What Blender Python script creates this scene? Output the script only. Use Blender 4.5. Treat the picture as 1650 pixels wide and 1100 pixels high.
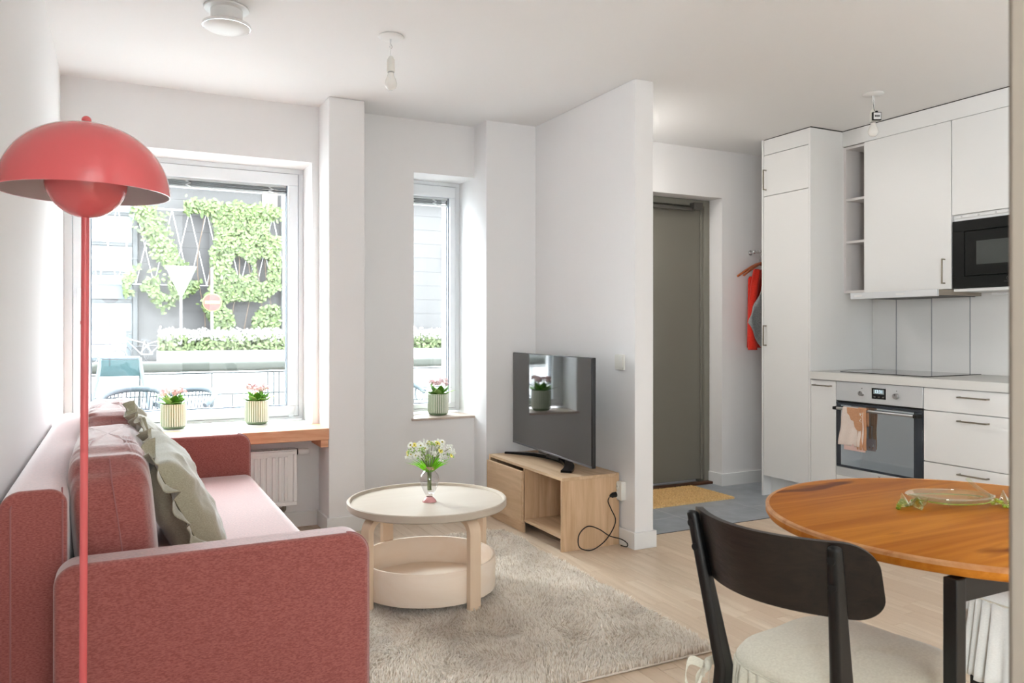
import bpy, bmesh, math, random
from math import pi, sin, cos, radians
from mathutils import Vector, Matrix, noise
random.seed(7)
S = bpy.context.scene
COL = S.collection
for o in list(bpy.data.objects): bpy.data.objects.remove(o, do_unlink=True)

# ---------------- camera, world, sun, exposure ----------------
cam = bpy.data.cameras.new('camera'); camo = bpy.data.objects.new('camera', cam); COL.objects.link(camo)
cam.sensor_width = 36; cam.lens = 36 * 1262 / 1650
cam.shift_y = -20 / 1650
YAW = math.atan((825 - 189) / 1262)
camo.location = (0, 0, 1.17); camo.rotation_euler = (pi / 2, 0, -YAW)
cam.clip_start = 0.05; cam.clip_end = 200
cam.dof.use_dof = True; cam.dof.focus_distance = 3.2; cam.dof.aperture_fstop = 9
S.camera = camo
w = bpy.data.worlds.new('world'); S.world = w; w.use_nodes = True
nt = w.node_tree; bg = nt.nodes['Background']
SKY_STRENGTH = 28.0
bg.inputs[0].default_value = (0.89, 0.95, 0.99, 1); bg.inputs[1].default_value = SKY_STRENGTH
S.view_settings.view_transform = 'Standard'; S.view_settings.look = 'None'
S.view_settings.exposure = 0.12; S.view_settings.gamma = 1.0; S.view_settings.use_curve_mapping = False
def portal(x0, x1, z0, z1, y, out):
    L = bpy.data.lights.new('window_portal', 'AREA'); L.shape = 'RECTANGLE'; L.size = x1 - x0; L.size_y = z1 - z0
    L.cycles.is_portal = True
    o = bpy.data.objects.new('window_portal', L); COL.objects.link(o)
    o.location = ((x0 + x1) / 2, y, (z0 + z1) / 2)
    o.rotation_euler = (-pi / 2, 0, 0) if out > 0 else (pi / 2, 0, 0)
portal(-0.26, 1.04, 0.6, 2.17, 5.32, 1)
portal(1.68, 2.10, 0.6, 2.17, 5.32, 1)

LP = bpy.data.lights.new('window_portal', 'AREA'); LP.shape = 'RECTANGLE'; LP.size = 1.5; LP.size_y = 1.5; LP.cycles.is_portal = True
lpo = bpy.data.objects.new('window_portal', LP); COL.objects.link(lpo); lpo.location = (-.45, -1.25, 1.45); lpo.rotation_euler = (pi/2, 0, -pi/2)  # portal of the added fill window behind the camera
# ---------------- helpers ----------------
def lin(c):
    return tuple(((v / 12.92) if v <= 0.04045 else ((v + 0.055) / 1.055) ** 2.4) for v in c)
def tag(o, label=None, cat=None, group=None, kind=None):
    if label: o['label'] = label
    if cat: o['category'] = cat
    if group: o['group'] = group
    if kind: o['kind'] = kind
    return o
def wloc(o):
    p = Vector((0, 0, 0))
    while o is not None: p = p + o.location; o = o.parent
    return p
def empty(name, loc, label=None, cat=None, group=None):
    o = bpy.data.objects.new(name, None); COL.objects.link(o); o.location = loc; o.empty_display_size = .1
    return tag(o, label, cat, group)
def copy_tree(o, parent=None):
    c = o.copy(); COL.objects.link(c); c.parent = parent
    for ch in list(o.children): copy_tree(ch, c)
    return c
def frame_of(d):
    d = Vector(d).normalized(); a = Vector((0, 0, 1)) if abs(d.z) < .9 else Vector((1, 0, 0))
    u = d.cross(a).normalized(); return u, d.cross(u).normalized()
class MB:
    def __init__(s): s.v = []; s.f = []; s.m = []; s.mi = 0
    def add(s, vs, fs):
        n = len(s.v); s.v += [tuple(v) for v in vs]; s.f += [tuple(i + n for i in f) for f in fs]; s.m += [s.mi] * len(fs); return s
    def box(s, x0, y0, z0, x1, y1, z1):
        x0, x1 = min(x0, x1), max(x0, x1); y0, y1 = min(y0, y1), max(y0, y1); z0, z1 = min(z0, z1), max(z0, z1)
        return s.add([(x0,y0,z0),(x1,y0,z0),(x1,y1,z0),(x0,y1,z0),(x0,y0,z1),(x1,y0,z1),(x1,y1,z1),(x0,y1,z1)],
                     [(0,3,2,1),(4,5,6,7),(0,1,5,4),(1,2,6,5),(2,3,7,6),(3,0,4,7)])
    def tube(s, pts, r, n=10, caps=True, rs=None):
        pts = [Vector(p) for p in pts]; V = []; F = []; k = len(pts)
        d0 = (pts[1] - pts[0]).normalized(); u, w_ = frame_of(d0)
        for i, p in enumerate(pts):
            d = (pts[min(i+1, k-1)] - pts[max(i-1, 0)]).normalized()
            u = (u - d * u.dot(d)).normalized(); w_ = d.cross(u)
            ri = rs[i] if rs else r
            for j in range(n):
                a = 2 * pi * j / n; V.append(p + (u * cos(a) + w_ * sin(a)) * ri)
        for i in range(k - 1):
            for j in range(n): F.append((i*n+j, i*n+(j+1)%n, (i+1)*n+(j+1)%n, (i+1)*n+j))
        if caps: F.append(tuple(range(n-1, -1, -1))); F.append(tuple((k-1)*n+j for j in range(n)))
        return s.add(V, F)
    def cyl(s, p0, p1, r0, r1=None, n=24, caps=True):
        return s.tube([p0, p1], r0, n, caps, [r0, r0 if r1 is None else r1])
    def lathe(s, prof, c=(0,0,0), n=40, close=False):
        V = []; F = []; k = len(prof)
        for r, z in prof:
            for j in range(n):
                a = 2*pi*j/n; V.append((c[0]+max(r,1e-5)*cos(a), c[1]+max(r,1e-5)*sin(a), c[2]+z))
        kk = k if close else k-1
        for i in range(kk):
            i2 = (i+1) % k
            for j in range(n): F.append((i*n+j, i*n+(j+1)%n, i2*n+(j+1)%n, i2*n+j))
        return s.add(V, F)
    def sphere(s, c, r, n=20, m=12, sc=(1,1,1)):
        V = []; F = []
        for i in range(m+1):
            t = pi*i/m; rr = max(sin(t), 1e-4)
            for j in range(n):
                a = 2*pi*j/n; V.append((c[0]+r*rr*cos(a)*sc[0], c[1]+r*rr*sin(a)*sc[1], c[2]-r*cos(t)*sc[2]))
        for i in range(m):
            for j in range(n): F.append((i*n+j, i*n+(j+1)%n, (i+1)*n+(j+1)%n, (i+1)*n+j))
        return s.add(V, F)
    def prism(s, poly, a, b, axis='y'):
        # poly in the other two coordinates: axis y -> (x,z); x -> (y,z); z -> (x,y)
        f = {'y': lambda p, t: (p[0], t, p[1]), 'x': lambda p, t: (t, p[0], p[1]), 'z': lambda p, t: (p[0], p[1], t)}[axis]
        n = len(poly); V = [f(p, a) for p in poly] + [f(p, b) for p in poly]
        F = [tuple(range(n)), tuple(range(2*n-1, n-1, -1))] + [(i, i+n, (i+1)%n+n, (i+1)%n) for i in range(n)]
        return s.add(V, F)
    def strip(s, path, wv, n0, th):
        # ribbon of thickness th along path, width vector wv, normals n0 list
        V = []; F = []
        wv = Vector(wv)
        for p, nn in zip(path, n0):
            p = Vector(p); nn = Vector(nn)
            V += [p - wv - nn*th/2, p + wv - nn*th/2, p + wv + nn*th/2, p - wv + nn*th/2]
        k = len(path)
        for i in range(k-1):
            for j in range(4): F.append((i*4+j, i*4+(j+1)%4, i*4+4+(j+1)%4, i*4+4+j))
        F.append((3,2,1,0)); F.append(tuple(4*(k-1)+j for j in range(4)))
        return s.add(V, F)
    def build(s, name, mat, parent=None, bevel=0, smooth=None, seg=2, origin=None, fix=True, label=None):
        me = bpy.data.meshes.new(name)
        if parent is not None: org = wloc(parent)
        elif origin is not None: org = Vector(origin)
        else:
            xs = [v[0] for v in s.v]; ys = [v[1] for v in s.v]; zs = [v[2] for v in s.v]
            org = Vector(((min(xs)+max(xs))/2, (min(ys)+max(ys))/2, min(zs)))
        me.from_pydata([(v[0]-org.x, v[1]-org.y, v[2]-org.z) for v in s.v], [], s.f)
        mats = mat if isinstance(mat, (list, tuple)) else [mat]
        for m in mats: me.materials.append(m)
        if len(mats) > 1: me.polygons.foreach_set('material_index', s.m)
        if fix and len(s.f) < 60000:
            b = bmesh.new(); b.from_mesh(me); bmesh.ops.recalc_face_normals(b, faces=b.faces); b.to_mesh(me); b.free()
        me.update()
        if smooth is not None:
            me.polygons.foreach_set('use_smooth', [True]*len(me.polygons)); 
            if smooth < 180: me.set_sharp_from_angle(angle=radians(smooth))
        o = bpy.data.objects.new(name, me); COL.objects.link(o)
        if parent is not None: o.parent = parent
        else: o.location = org
        if bevel:
            md = o.modifiers.new('bevel', 'BEVEL'); md.width = bevel; md.segments = seg; md.limit_method = 'ANGLE'; md.angle_limit = radians(40)
            md.harden_normals = False
            if smooth is None:
                me.polygons.foreach_set('use_smooth', [True]*len(me.polygons)); me.set_sharp_from_angle(angle=radians(35))
        if label: o['label'] = label
        return o
def B(x0, y0, z0, x1, y1, z1): return MB().box(x0, y0, z0, x1, y1, z1)
def rrect(x0, z0, x1, z1, r, n=6):
    r4 = r if isinstance(r, (list, tuple)) else [r]*4      # bl, br, tr, tl
    P = []
    for (cx, cz, a0, rr) in ((x0+r4[0], z0+r4[0], pi, r4[0]), (x1-r4[1], z0+r4[1], 1.5*pi, r4[1]), (x1-r4[2], z1-r4[2], 0, r4[2]), (x0+r4[3], z1-r4[3], .5*pi, r4[3])):
        if rr <= 0: P.append((cx, cz)); continue
        for i in range(n+1): a = a0 + i/n*pi/2; P.append((cx+rr*cos(a), cz+rr*sin(a)))
    return P

# ---------------- materials ----------------
def new_mat(name):
    m = bpy.data.materials.new(name); m.use_nodes = True
    return m, m.node_tree, m.node_tree.nodes['Principled BSDF']
def mat(name, c, rough=.5, metal=0, spec=.5, bump=0, bscale=50, vary=0, vscale=8, sheen=0, coat=0, trans=0, ior=1.45, emit=None, sss=0):
    m, t, p = new_mat(name); c = lin(c)
    p.inputs['Base Color'].default_value = (*c, 1); p.inputs['Roughness'].default_value = rough; p.inputs['Metallic'].default_value = metal
    p.inputs['Specular IOR Level'].default_value = spec; p.inputs['Coat Weight'].default_value = coat; p.inputs['Coat Roughness'].default_value = .08
    p.inputs['Transmission Weight'].default_value = trans; p.inputs['IOR'].default_value = ior
    if sheen: p.inputs['Sheen Weight'].default_value = sheen; p.inputs['Sheen Roughness'].default_value = .5
    if emit: p.inputs['Emission Color'].default_value = (*lin(emit[0]), 1); p.inputs['Emission Strength'].default_value = emit[1]
    if vary or bump:
        tc = t.nodes.new('ShaderNodeTexCoord'); 
    if vary:
        n = t.nodes.new('ShaderNodeTexNoise'); n.inputs['Scale'].default_value = vscale; n.inputs['Detail'].default_value = 4
        t.links.new(tc.outputs['Object'], n.inputs['Vector'])
        r = t.nodes.new('ShaderNodeValToRGB'); r.color_ramp.elements[0].position = .3; r.color_ramp.elements[1].position = .7
        r.color_ramp.elements[0].color = (*[v*(1-vary) for v in c], 1); r.color_ramp.elements[1].color = (*[min(1, v*(1+vary)) for v in c], 1)
        t.links.new(n.outputs['Fac'], r.inputs['Fac']); t.links.new(r.outputs['Color'], p.inputs['Base Color'])
    if bump:
        n2 = t.nodes.new('ShaderNodeTexNoise'); n2.inputs['Scale'].default_value = bscale; n2.inputs['Detail'].default_value = 5
        t.links.new(tc.outputs['Object'], n2.inputs['Vector'])
        b = t.nodes.new('ShaderNodeBump'); b.inputs['Strength'].default_value = bump; b.inputs['Distance'].default_value = .01
        t.links.new(n2.outputs['Fac'], b.inputs['Height']); t.links.new(b.outputs['Normal'], p.inputs['Normal'])
    return m
def wood(name, c1, c2, axis=1, scale=10, stretch=14, rough=.45, knots=None, c3=None, bump=.05, dist=1.5, spec=.4):
    """grain runs along the axis"""
    m, t, p = new_mat(name)
    tc = t.nodes.new('ShaderNodeTexCoord'); mp = t.nodes.new('ShaderNodeMapping'); sc = [scale]*3; sc[axis] = scale/stretch
    mp.inputs['Scale'].default_value = sc; t.links.new(tc.outputs['Object'], mp.inputs['Vector'])
    oi = t.nodes.new('ShaderNodeObjectInfo'); ad = t.nodes.new('ShaderNodeVectorMath'); ad.operation = 'ADD'
    mm = t.nodes.new('ShaderNodeMath'); mm.operation = 'MULTIPLY'; mm.inputs[1].default_value = 37
    t.links.new(oi.outputs['Random'], mm.inputs[0]); t.links.new(mp.outputs['Vector'], ad.inputs[0]); t.links.new(mm.outputs[0], ad.inputs[1])
    n = t.nodes.new('ShaderNodeTexNoise'); n.inputs['Scale'].default_value = 1; n.inputs['Detail'].default_value = 7; n.inputs['Distortion'].default_value = dist
    n.inputs['Roughness'].default_value = .6
    t.links.new(ad.outputs[0], n.inputs['Vector'])
    r = t.nodes.new('ShaderNodeValToRGB'); r.color_ramp.elements[0].position = .32; r.color_ramp.elements[1].position = .68
    r.color_ramp.elements[0].color = (*lin(c1), 1); r.color_ramp.elements[1].color = (*lin(c2), 1)
    t.links.new(n.outputs['Fac'], r.inputs['Fac']); out = r.outputs['Color']
    if c3:   # board to board variation
        mx = t.nodes.new('ShaderNodeMix'); mx.data_type = 'RGBA'; mx.inputs[7].default_value = (*lin(c3), 1)
        m2 = t.nodes.new('ShaderNodeMath'); m2.operation = 'MULTIPLY'; m2.inputs[1].default_value = .55
        m2.inputs[1].default_value = .85; t.links.new(oi.outputs['Random'], m2.inputs[0]); t.links.new(m2.outputs[0], mx.inputs[0]); t.links.new(out, mx.inputs[6]); out = mx.outputs[2]
    if knots:
        v = t.nodes.new('ShaderNodeTexNoise'); v.inputs['Scale'].default_value = knots[1]; v.inputs['Detail'].default_value = 2
        mp2 = t.nodes.new('ShaderNodeMapping'); s2 = [1, 1, 1]; s2[axis] = .28; mp2.inputs['Scale'].default_value = s2
        t.links.new(tc.outputs['Object'], mp2.inputs['Vector']); t.links.new(mp2.outputs['Vector'], v.inputs['Vector'])
        r2 = t.nodes.new('ShaderNodeValToRGB'); r2.color_ramp.elements[0].position = .61; r2.color_ramp.elements[1].position = .67
        t.links.new(v.outputs['Fac'], r2.inputs['Fac'])
        mx = t.nodes.new('ShaderNodeMix'); mx.data_type = 'RGBA'; mx.inputs[7].default_value = (*lin(knots[0]), 1)
        t.links.new(r2.outputs['Color'], mx.inputs[0]); t.links.new(out, mx.inputs[6]); out = mx.outputs[2]
    t.links.new(out, p.inputs['Base Color'])
    p.inputs['Roughness'].default_value = rough; p.inputs['Specular IOR Level'].default_value = spec
    b = t.nodes.new('ShaderNodeBump'); b.inputs['Strength'].default_value = bump; b.inputs['Distance'].default_value = .004
    t.links.new(n.outputs['Fac'], b.inputs['Height']); t.links.new(b.outputs['Normal'], p.inputs['Normal'])
    return m
def fabric(name, c, c2, scale=500, rough=.9, sheen=.3, bump=.25, tint=(1,1,1)):
    m, t, p = new_mat(name)
    tc = t.nodes.new('ShaderNodeTexCoord')
    n = t.nodes.new('ShaderNodeTexNoise'); n.inputs['Scale'].default_value = scale; n.inputs['Detail'].default_value = 3
    mp = t.nodes.new('ShaderNodeMapping'); mp.inputs['Scale'].default_value = (.35, .35, 1)
    t.links.new(tc.outputs['Object'], mp.inputs['Vector']); t.links.new(mp.outputs['Vector'], n.inputs['Vector'])
    r = t.nodes.new('ShaderNodeValToRGB'); r.color_ramp.elements[0].position = .35; r.color_ramp.elements[1].position = .65
    r.color_ramp.elements[0].color = (*lin(c), 1); r.color_ramp.elements[1].color = (*lin(c2), 1)
    t.links.new(n.outputs['Fac'], r.inputs['Fac']); t.links.new(r.outputs['Color'], p.inputs['Base Color'])
    b = t.nodes.new('ShaderNodeBump'); b.inputs['Strength'].default_value = bump; b.inputs['Distance'].default_value = .002
    t.links.new(n.outputs['Fac'], b.inputs['Height']); t.links.new(b.outputs['Normal'], p.inputs['Normal'])
    p.inputs['Roughness'].default_value = rough; p.inputs['Sheen Weight'].default_value = sheen; p.inputs['Sheen Roughness'].default_value = .45
    p.inputs['Sheen Tint'].default_value = (*tint, 1); p.inputs['Specular IOR Level'].default_value = .2
    return m
def fibre(name, c, vary, scale):
    m = mat(name, c, 1, vary=vary, vscale=scale); t = m.node_tree; p = t.nodes['Principled BSDF']; o = t.nodes['Material Output']
    tl = t.nodes.new('ShaderNodeBsdfTranslucent'); x = t.nodes.new('ShaderNodeMixShader'); x.inputs[0].default_value = .5
    src = p.inputs['Base Color'].links[0].from_socket; t.links.new(src, tl.inputs[0])
    t.links.new(p.outputs[0], x.inputs[1]); t.links.new(tl.outputs[0], x.inputs[2]); t.links.new(x.outputs[0], o.inputs[0]); return m
def thin_glass(name, tint=(1, 1, 1), ior=1.45, rough=0, refl=1.0):
    m = bpy.data.materials.new(name); m.use_nodes = True; t = m.node_tree; t.nodes.clear()
    o = t.nodes.new('ShaderNodeOutputMaterial'); tr = t.nodes.new('ShaderNodeBsdfTransparent'); g = t.nodes.new('ShaderNodeBsdfGlossy')
    f = t.nodes.new('ShaderNodeFresnel'); x = t.nodes.new('ShaderNodeMixShader')
    ge = t.nodes.new('ShaderNodeNewGeometry'); mr = t.nodes.new('ShaderNodeMapRange'); mr.inputs['To Min'].default_value = ior; mr.inputs['To Max'].default_value = 1/ior
    t.links.new(ge.outputs['Backfacing'], mr.inputs['Value']); t.links.new(mr.outputs['Result'], f.inputs['IOR'])
    tr.inputs[0].default_value = (*tint, 1); g.inputs['Roughness'].default_value = rough
    g.inputs[0].default_value = (refl, refl, refl, 1)
    t.links.new(f.outputs[0], x.inputs[0]); t.links.new(tr.outputs[0], x.inputs[1]); t.links.new(g.outputs[0], x.inputs[2]); t.links.new(x.outputs[0], o.inputs[0])
    return m
M = dict(
 opal=mat('opal lamp glass', (1,1,1), .4, emit=((1,.985,.96), 36)),
 wall=mat('wall paint', (.952,.945,.943), .85, bump=.03, bscale=180, spec=.25),
 ceil=mat('ceiling paint', (.96,.957,.955), .9, bump=.02, bscale=150, spec=.2),
 trim=mat('white trim', (.93,.93,.925), .4),
 frame=mat('window frame white', (.93,.94,.95), .35),
 cab=mat('cabinet white', (.94,.937,.93), .35),
 cabin=mat('cabinet inside', (.90,.88,.87), .5),
 pane=thin_glass('window glass', (.98,.99,.99), 1.3),
 seal_or_shadow_line=mat('grey seal', (.45,.48,.52), .6),
 blind=mat('blind slats', (.22,.21,.20), .5),
 clip=mat('clear plastic', (.92,.92,.92), .3),
 steel=mat('brushed steel', (.72,.72,.72), .32, metal=1),
 steelw=mat('light steel panel', (.87,.88,.89), .42, metal=.45, bump=.02, bscale=300),
 chrome=mat('chrome', (.9,.9,.9), .08, metal=1),
 handle=mat('nickel handle', (.58,.55,.50), .35, metal=.9),
 black=mat('black lacquer', (.03,.03,.03), .4),
 blackplastic=mat('black plastic', (.06,.06,.065), .35),
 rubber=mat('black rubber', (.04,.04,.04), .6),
 pinkmetal=mat('coral lacquer', (.86,.38,.39), .22, coat=.4),
 shadein=mat('shade inside', (.80,.74,.74), .5),
 sofa=fabric('rose fabric', (.55,.29,.27), (.66,.39,.365), 420, sheen=1.0, tint=(1,.97,.96)),
 piping=mat('rose piping', (.62,.40,.40), .9, sheen=.3),
 olive=fabric('olive linen', (.62,.60,.515), (.70,.68,.59), 600, sheen=.8, bump=.2),
 oliveseam=mat('olive seam', (.42,.40,.32), .9),
 birch=wood('birch veneer', (.95,.86,.77), (.975,.91,.84), 0, 6, 14, .45),
 birchz=wood('birch veneer upright', (.86,.745,.63), (.90,.80,.69), 2, 8, 12, .45),
 birchtop=wood('birch top', (.75,.695,.63), (.775,.725,.665), 0, 5, 14, .6, bump=.02, spec=.2),
 oak=wood('light oak foil', (.75,.62,.48), (.84,.725,.595), 1, 16, 12, .5, bump=.1),
 oakz=wood('light oak foil upright', (.74,.60,.46), (.84,.71,.575), 2, 16, 12, .5, bump=.1),
 bench=wood('pine board', (.80,.54,.39), (.92,.71,.57), 0, 14, 12, .45, dist=2.5, bump=.08),
 pinetop=wood('oiled pine', (.61,.335,.07), (.775,.50,.17), 0, 9, 16, .5, spec=.12, knots=((.40,.17,.04), 8.5), bump=.04),
 pineedge=wood('pine edge', (.66,.42,.22), (.80,.60,.42), 0, 12, 16, .4),
 floorw=wood('white oiled oak', (.80,.71,.61), (.885,.81,.72), 1, 18, 14, .42, c3=(.80,.70,.60), bump=.05, spec=.5),
 joint=mat('floor joint', (.66,.57,.48), .8),
 tile=mat('slate tile', (.60,.625,.65), .34, vary=.14, vscale=9, bump=.06, bscale=40),
 grout=mat('grout', (.82,.82,.82), .9),
 door=mat('grey green door', (.475,.46,.42), .35),
 doorframe=mat('grey green frame', (.50,.49,.45), .4),
 closer=mat('closer metal', (.36,.35,.33), .4, metal=.4),
 darkwood=wood('dark threshold', (.26,.15,.09), (.36,.22,.13), 0, 20, 12, .5),
 coir=mat('coir', (.97,.79,.56), 1, vary=.25, vscale=90, bump=.6, bscale=160),
 rug=mat('rug base', (.84,.79,.74), 1),
 tv=mat('tv screen', (.035,.035,.04), .05, spec=.9, ior=1.75),
 tvedge=mat('tv edge', (.09,.09,.10), .3),
 tvsilver=mat('tv silver strip', (.45,.45,.47), .3, metal=.8),
 tvstand=mat('tv stand', (.10,.11,.13), .18, metal=.6),
 worktop=mat('laminate worktop', (.76,.755,.74), .4, vary=.03, vscale=60),
 hob=mat('hob glass', (.05,.05,.05), .06, spec=.7),
 splash=mat('splash glass', (.90,.895,.885), .12, coat=.6),
 ovenglass=mat('oven glass', (.80,.84,.87), .05, metal=.95),
 ovendark=mat('oven dark frame', (.20,.22,.25), .15, spec=.7),
 display=mat('display', (.06,.07,.08), .2),
 digits=mat('digits', (.8,.9,1), .5, emit=((.85,.95,1), .9)),
 mwb=mat('microwave black', (.10,.105,.10), .45, spec=.15),
 mwg=mat('microwave window', (.26,.275,.265), .12),
 mwl=mat('microwave print', (.36,.36,.36), .5),
 socket=mat('socket plastic', (.92,.91,.88), .3),
 sockin=mat('socket holes', (.35,.34,.33), .5),
 bulb=mat('opal bulb', (.95,.94,.92), .2, sss=0),
 cream=fabric('cream cotton', (.80,.77,.70), (.84,.815,.745), 500, sheen=.2, bump=.15),
 whitecloth=fabric('white cotton', (.86,.855,.835), (.89,.885,.865), 500, sheen=.2, bump=.1),
 blackash=wood('black stained ash', (.02,.016,.014), (.145,.11,.09), 1, 26, 10, .38, dist=3, bump=.25),
 rug_a=fibre('rug pile light', (.98,.95,.91), .05, 5),
 rug_b=fibre('rug pile mid', (.87,.82,.76), .1, 9),
 potw=mat('pot cream', (.90,.90,.85), .3), potg=mat('pot green glaze', (.52,.60,.47), .3),
 soil=mat('soil', (.2,.14,.1), 1),
 leaf=mat('leaf green', (.34,.56,.14), .4, vary=.3, vscale=30),
 leafl=mat('leaf pale', (.62,.74,.42), .5), grass=fibre('grass green', (.50,.78,.18), .2, 20),
 petalp=mat('pale pink petal', (.90,.77,.775), .6), petalw=fibre('white petal', (.98,.98,.96), .02, 30), petaly=fibre('yellow petal', (.97,.93,.50), .05, 30),
 centre=mat('flower centre', (.66,.60,.20), .7), bud=mat('bud', (.80,.60,.55), .7), stem=mat('flower stem', (.42,.50,.25), .6),
 vglass=thin_glass('vase glass', (.88,.86,.86), 1.9), vpink=mat('pink glass band', (.97,.70,.70), .15, trans=.3), water=thin_glass('water', (.97,.98,.98), 1.2),
 gglass=thin_glass('green glass', (.90,.93,.72), 1.6), gclear=thin_glass('clear glass', (.93,.95,.86), 1.85), gglassd=mat('green glass solid', (.70,.76,.22), .06, trans=.75, coat=.5),
 towel=fabric('towel', (.90,.83,.79), (.93,.88,.84), 400, sheen=.1), towelb=fabric('towel print', (.76,.56,.42), (.82,.62,.48), 400, sheen=.1),
 towelp=fabric('towel blush', (.86,.73,.70), (.90,.78,.75), 400, sheen=.1),
 red=fabric('red knit', (.78,.17,.12), (.86,.22,.16), 300, sheen=.2), greyknit=fabric('grey knit', (.55,.56,.56), (.70,.71,.71), 260, sheen=.1),
 hanger=wood('hanger wood', (.60,.30,.17), (.72,.42,.26), 0, 20, 8, .4),
 rad=mat('radiator enamel', (.95,.945,.94), .35), radd=mat('radiator gap', (.25,.23,.22), .7),
 brass=mat('pipe metal', (.60,.58,.56), .35, metal=.8),
)
# ---------------- the room ----------------
H = 2.5
def struct(name, mb, m, **k): return tag(mb.build(name, m, **k), kind='structure')
L = -0.264
struct('ceiling', B(-.5, -2.3, H, 4.9, 5.3, H+.35), M['ceil'])
struct('wall_left', MB().box(-.5, -.5, -.12, L, 5.3, H).box(-.5, -2.3, -.12, L, -2.0, H).box(-.5, -2.0, -.12, L, -.5, .7).box(-.5, -2.0, 2.2, L, -.5, H), M['wall'])
struct('wall_right', B(4.66, -2.3, -.12, 4.9, 4.8, H), M['wall'])
m = MB(); m.box(L, 4.72, 0, 2.575, 5.3, .59); m.box(L, 4.72, 2.165, 2.575, 5.3, H); m.box(1.04, 4.72, .59, 1.68, 5.3, 2.165); m.box(2.10, 4.72, .59, 2.575, 5.3, 2.165)
struct('wall_window', m, M['wall'])
struct('wall_pier', B(1.08, 4.47, 0, 1.29, 4.72, H), M['wall'], bevel=.004)
struct('wall_corner', B(2.10, 4.53, 0, 2.455, 4.72, H), M['wall'])
struct('wall_partition', B(2.455, 3.42, 0, 2.575, 4.72, H), M['wall'], bevel=.004)
m = MB(); m.box(2.575, 4.52, 0, 3.0, 4.8, H); m.box(4.035, 4.52, 0, 4.66, 4.8, H); m.box(3.0, 4.52, 2.147, 4.035, 4.8, H); m.box(3.0, 4.76, 0, 4.035, 4.8, 2.147)
struct('wall_hall', m, M['wall'])
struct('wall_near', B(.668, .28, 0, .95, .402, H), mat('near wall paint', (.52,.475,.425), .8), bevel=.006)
m = B(L, -2.3, 0, 4.66, -2.1, H)
struct('wall_rear', m, M['wall'])
# skirting boards
bb = M['trim']; t_, h_ = .013, .09
def base(name, *boxes):
    m = MB()
    for b in boxes: m.box(*b)
    struct(name, m, bb, bevel=.002)
base('baseboard_window', (L+.002, 4.72-t_, 0, 1.08-t_, 4.72, h_), (1.30, 4.72-t_, 0, 2.10-t_, 4.72, h_))
base('baseboard_pier', (1.08-t_, 4.47-t_, 0, 1.29+t_, 4.47, h_), (1.08-t_, 4.47, 0, 1.08, 4.72, h_), (1.29, 4.47, 0, 1.29+t_, 4.72, h_))
base('baseboard_corner', (2.10-t_, 4.53-t_, 0, 2.455-t_, 4.53, h_), (2.10-t_, 4.53, 0, 2.10, 4.72-t_, h_))
base('baseboard_partition', (2.455-t_, 3.42-t_, 0, 2.575+t_, 3.42, h_), (2.455-t_, 3.42, 0, 2.455, 4.53, h_), (2.575, 3.42, 0, 2.575+t_, 4.52, h_))
base('baseboard_hall', (2.59, 4.52-t_, 0, 3.0, 4.52, h_), (4.035-t_, 4.52-t_, 0, 4.66, 4.52, h_), (4.035-t_, 4.52, 0, 4.035, 4.655, h_))
base('baseboard_left', (L, -2.1, 0, L+t_, 1.9, h_))
# floor: slab, oak strips, slate tiles
floor = struct('floor', B(-.5, -2.3, -.12, 4.9, 5.3, -.006), M['joint'])
SW, SL, GAP = .0715, .50, .0012
random.seed(3)
def cam_t(x, y): return x*.449 + y*.893
def visible(x, y):
    t = cam_t(x, y)
    if t < .6: return False
    px = 825 + 1262*(x*.893 - y*.449)/t; py = 530 + 1262*1.17/t
    if not (-30 < px < 1660 and py < 1180): return False
    if .62 < x < 1.93 and 2.25 < y < 4.0: return False          # under the rug
    if x < .45 and 2.3 < y < 4.15: return False                 # under the sofa
    return True
strips = []
nx = int((4.66 - L) / SW) + 1
for i in range(nx):
    x0 = L + i*SW; x1 = min(x0+SW, 4.66)
    y = -2.1 - random.random()*SL
    while y < 4.72:
        ya, yb = max(y, -2.1), min(y+SL, 4.72); y += SL
        if x1 > 2.575:
            if ya > 3.6: continue
            yb = min(yb, 3.612)
        if x0 < 2.575 and x1 > 2.52: yb = min(yb, 3.612) if ya < 3.6 else yb
        if yb-ya < .02: continue
        strips.append((x0, x1, ya, yb, x1-x0 > SW*.99 and abs(yb-ya-SL) < 1e-6))
def stripe(x0, x1, ya, yb, d=0): 
    g = GAP/2; return (x0+g, ya+g, -.006, x1-g, yb-g, d)
vis = sorted([s for s in strips if visible((s[0]+s[1])/2, (s[2]+s[3])/2)], key=lambda s: cam_t((s[0]+s[1])/2, (s[2]+s[3])/2))
pick = [s for s in vis if s[4]][:290]; ps = set(id(s) for s in pick)
proto = None
for s in pick:
    if proto is None:
        proto = MB().box(-SW/2+GAP/2, -SL/2+GAP/2, -.006, SW/2-GAP/2, SL/2-GAP/2, 0).build('plank', M['floorw'], origin=(0, 0, 0), bevel=.0008, seg=1)
        o = proto
    else:
        o = proto.copy(); COL.objects.link(o)
    o.parent = floor; o.location = Vector(((s[0]+s[1])/2, (s[2]+s[3])/2, random.uniform(-.0003, .0003))) - floor.location
m = MB()
for s in strips:
    if id(s) not in ps: m.box(*stripe(*s[:4], random.uniform(-.0003, .0002)))
tag(m.build('floor_strips', M['floorw'], parent=floor, fix=False), kind='stuff')
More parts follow.
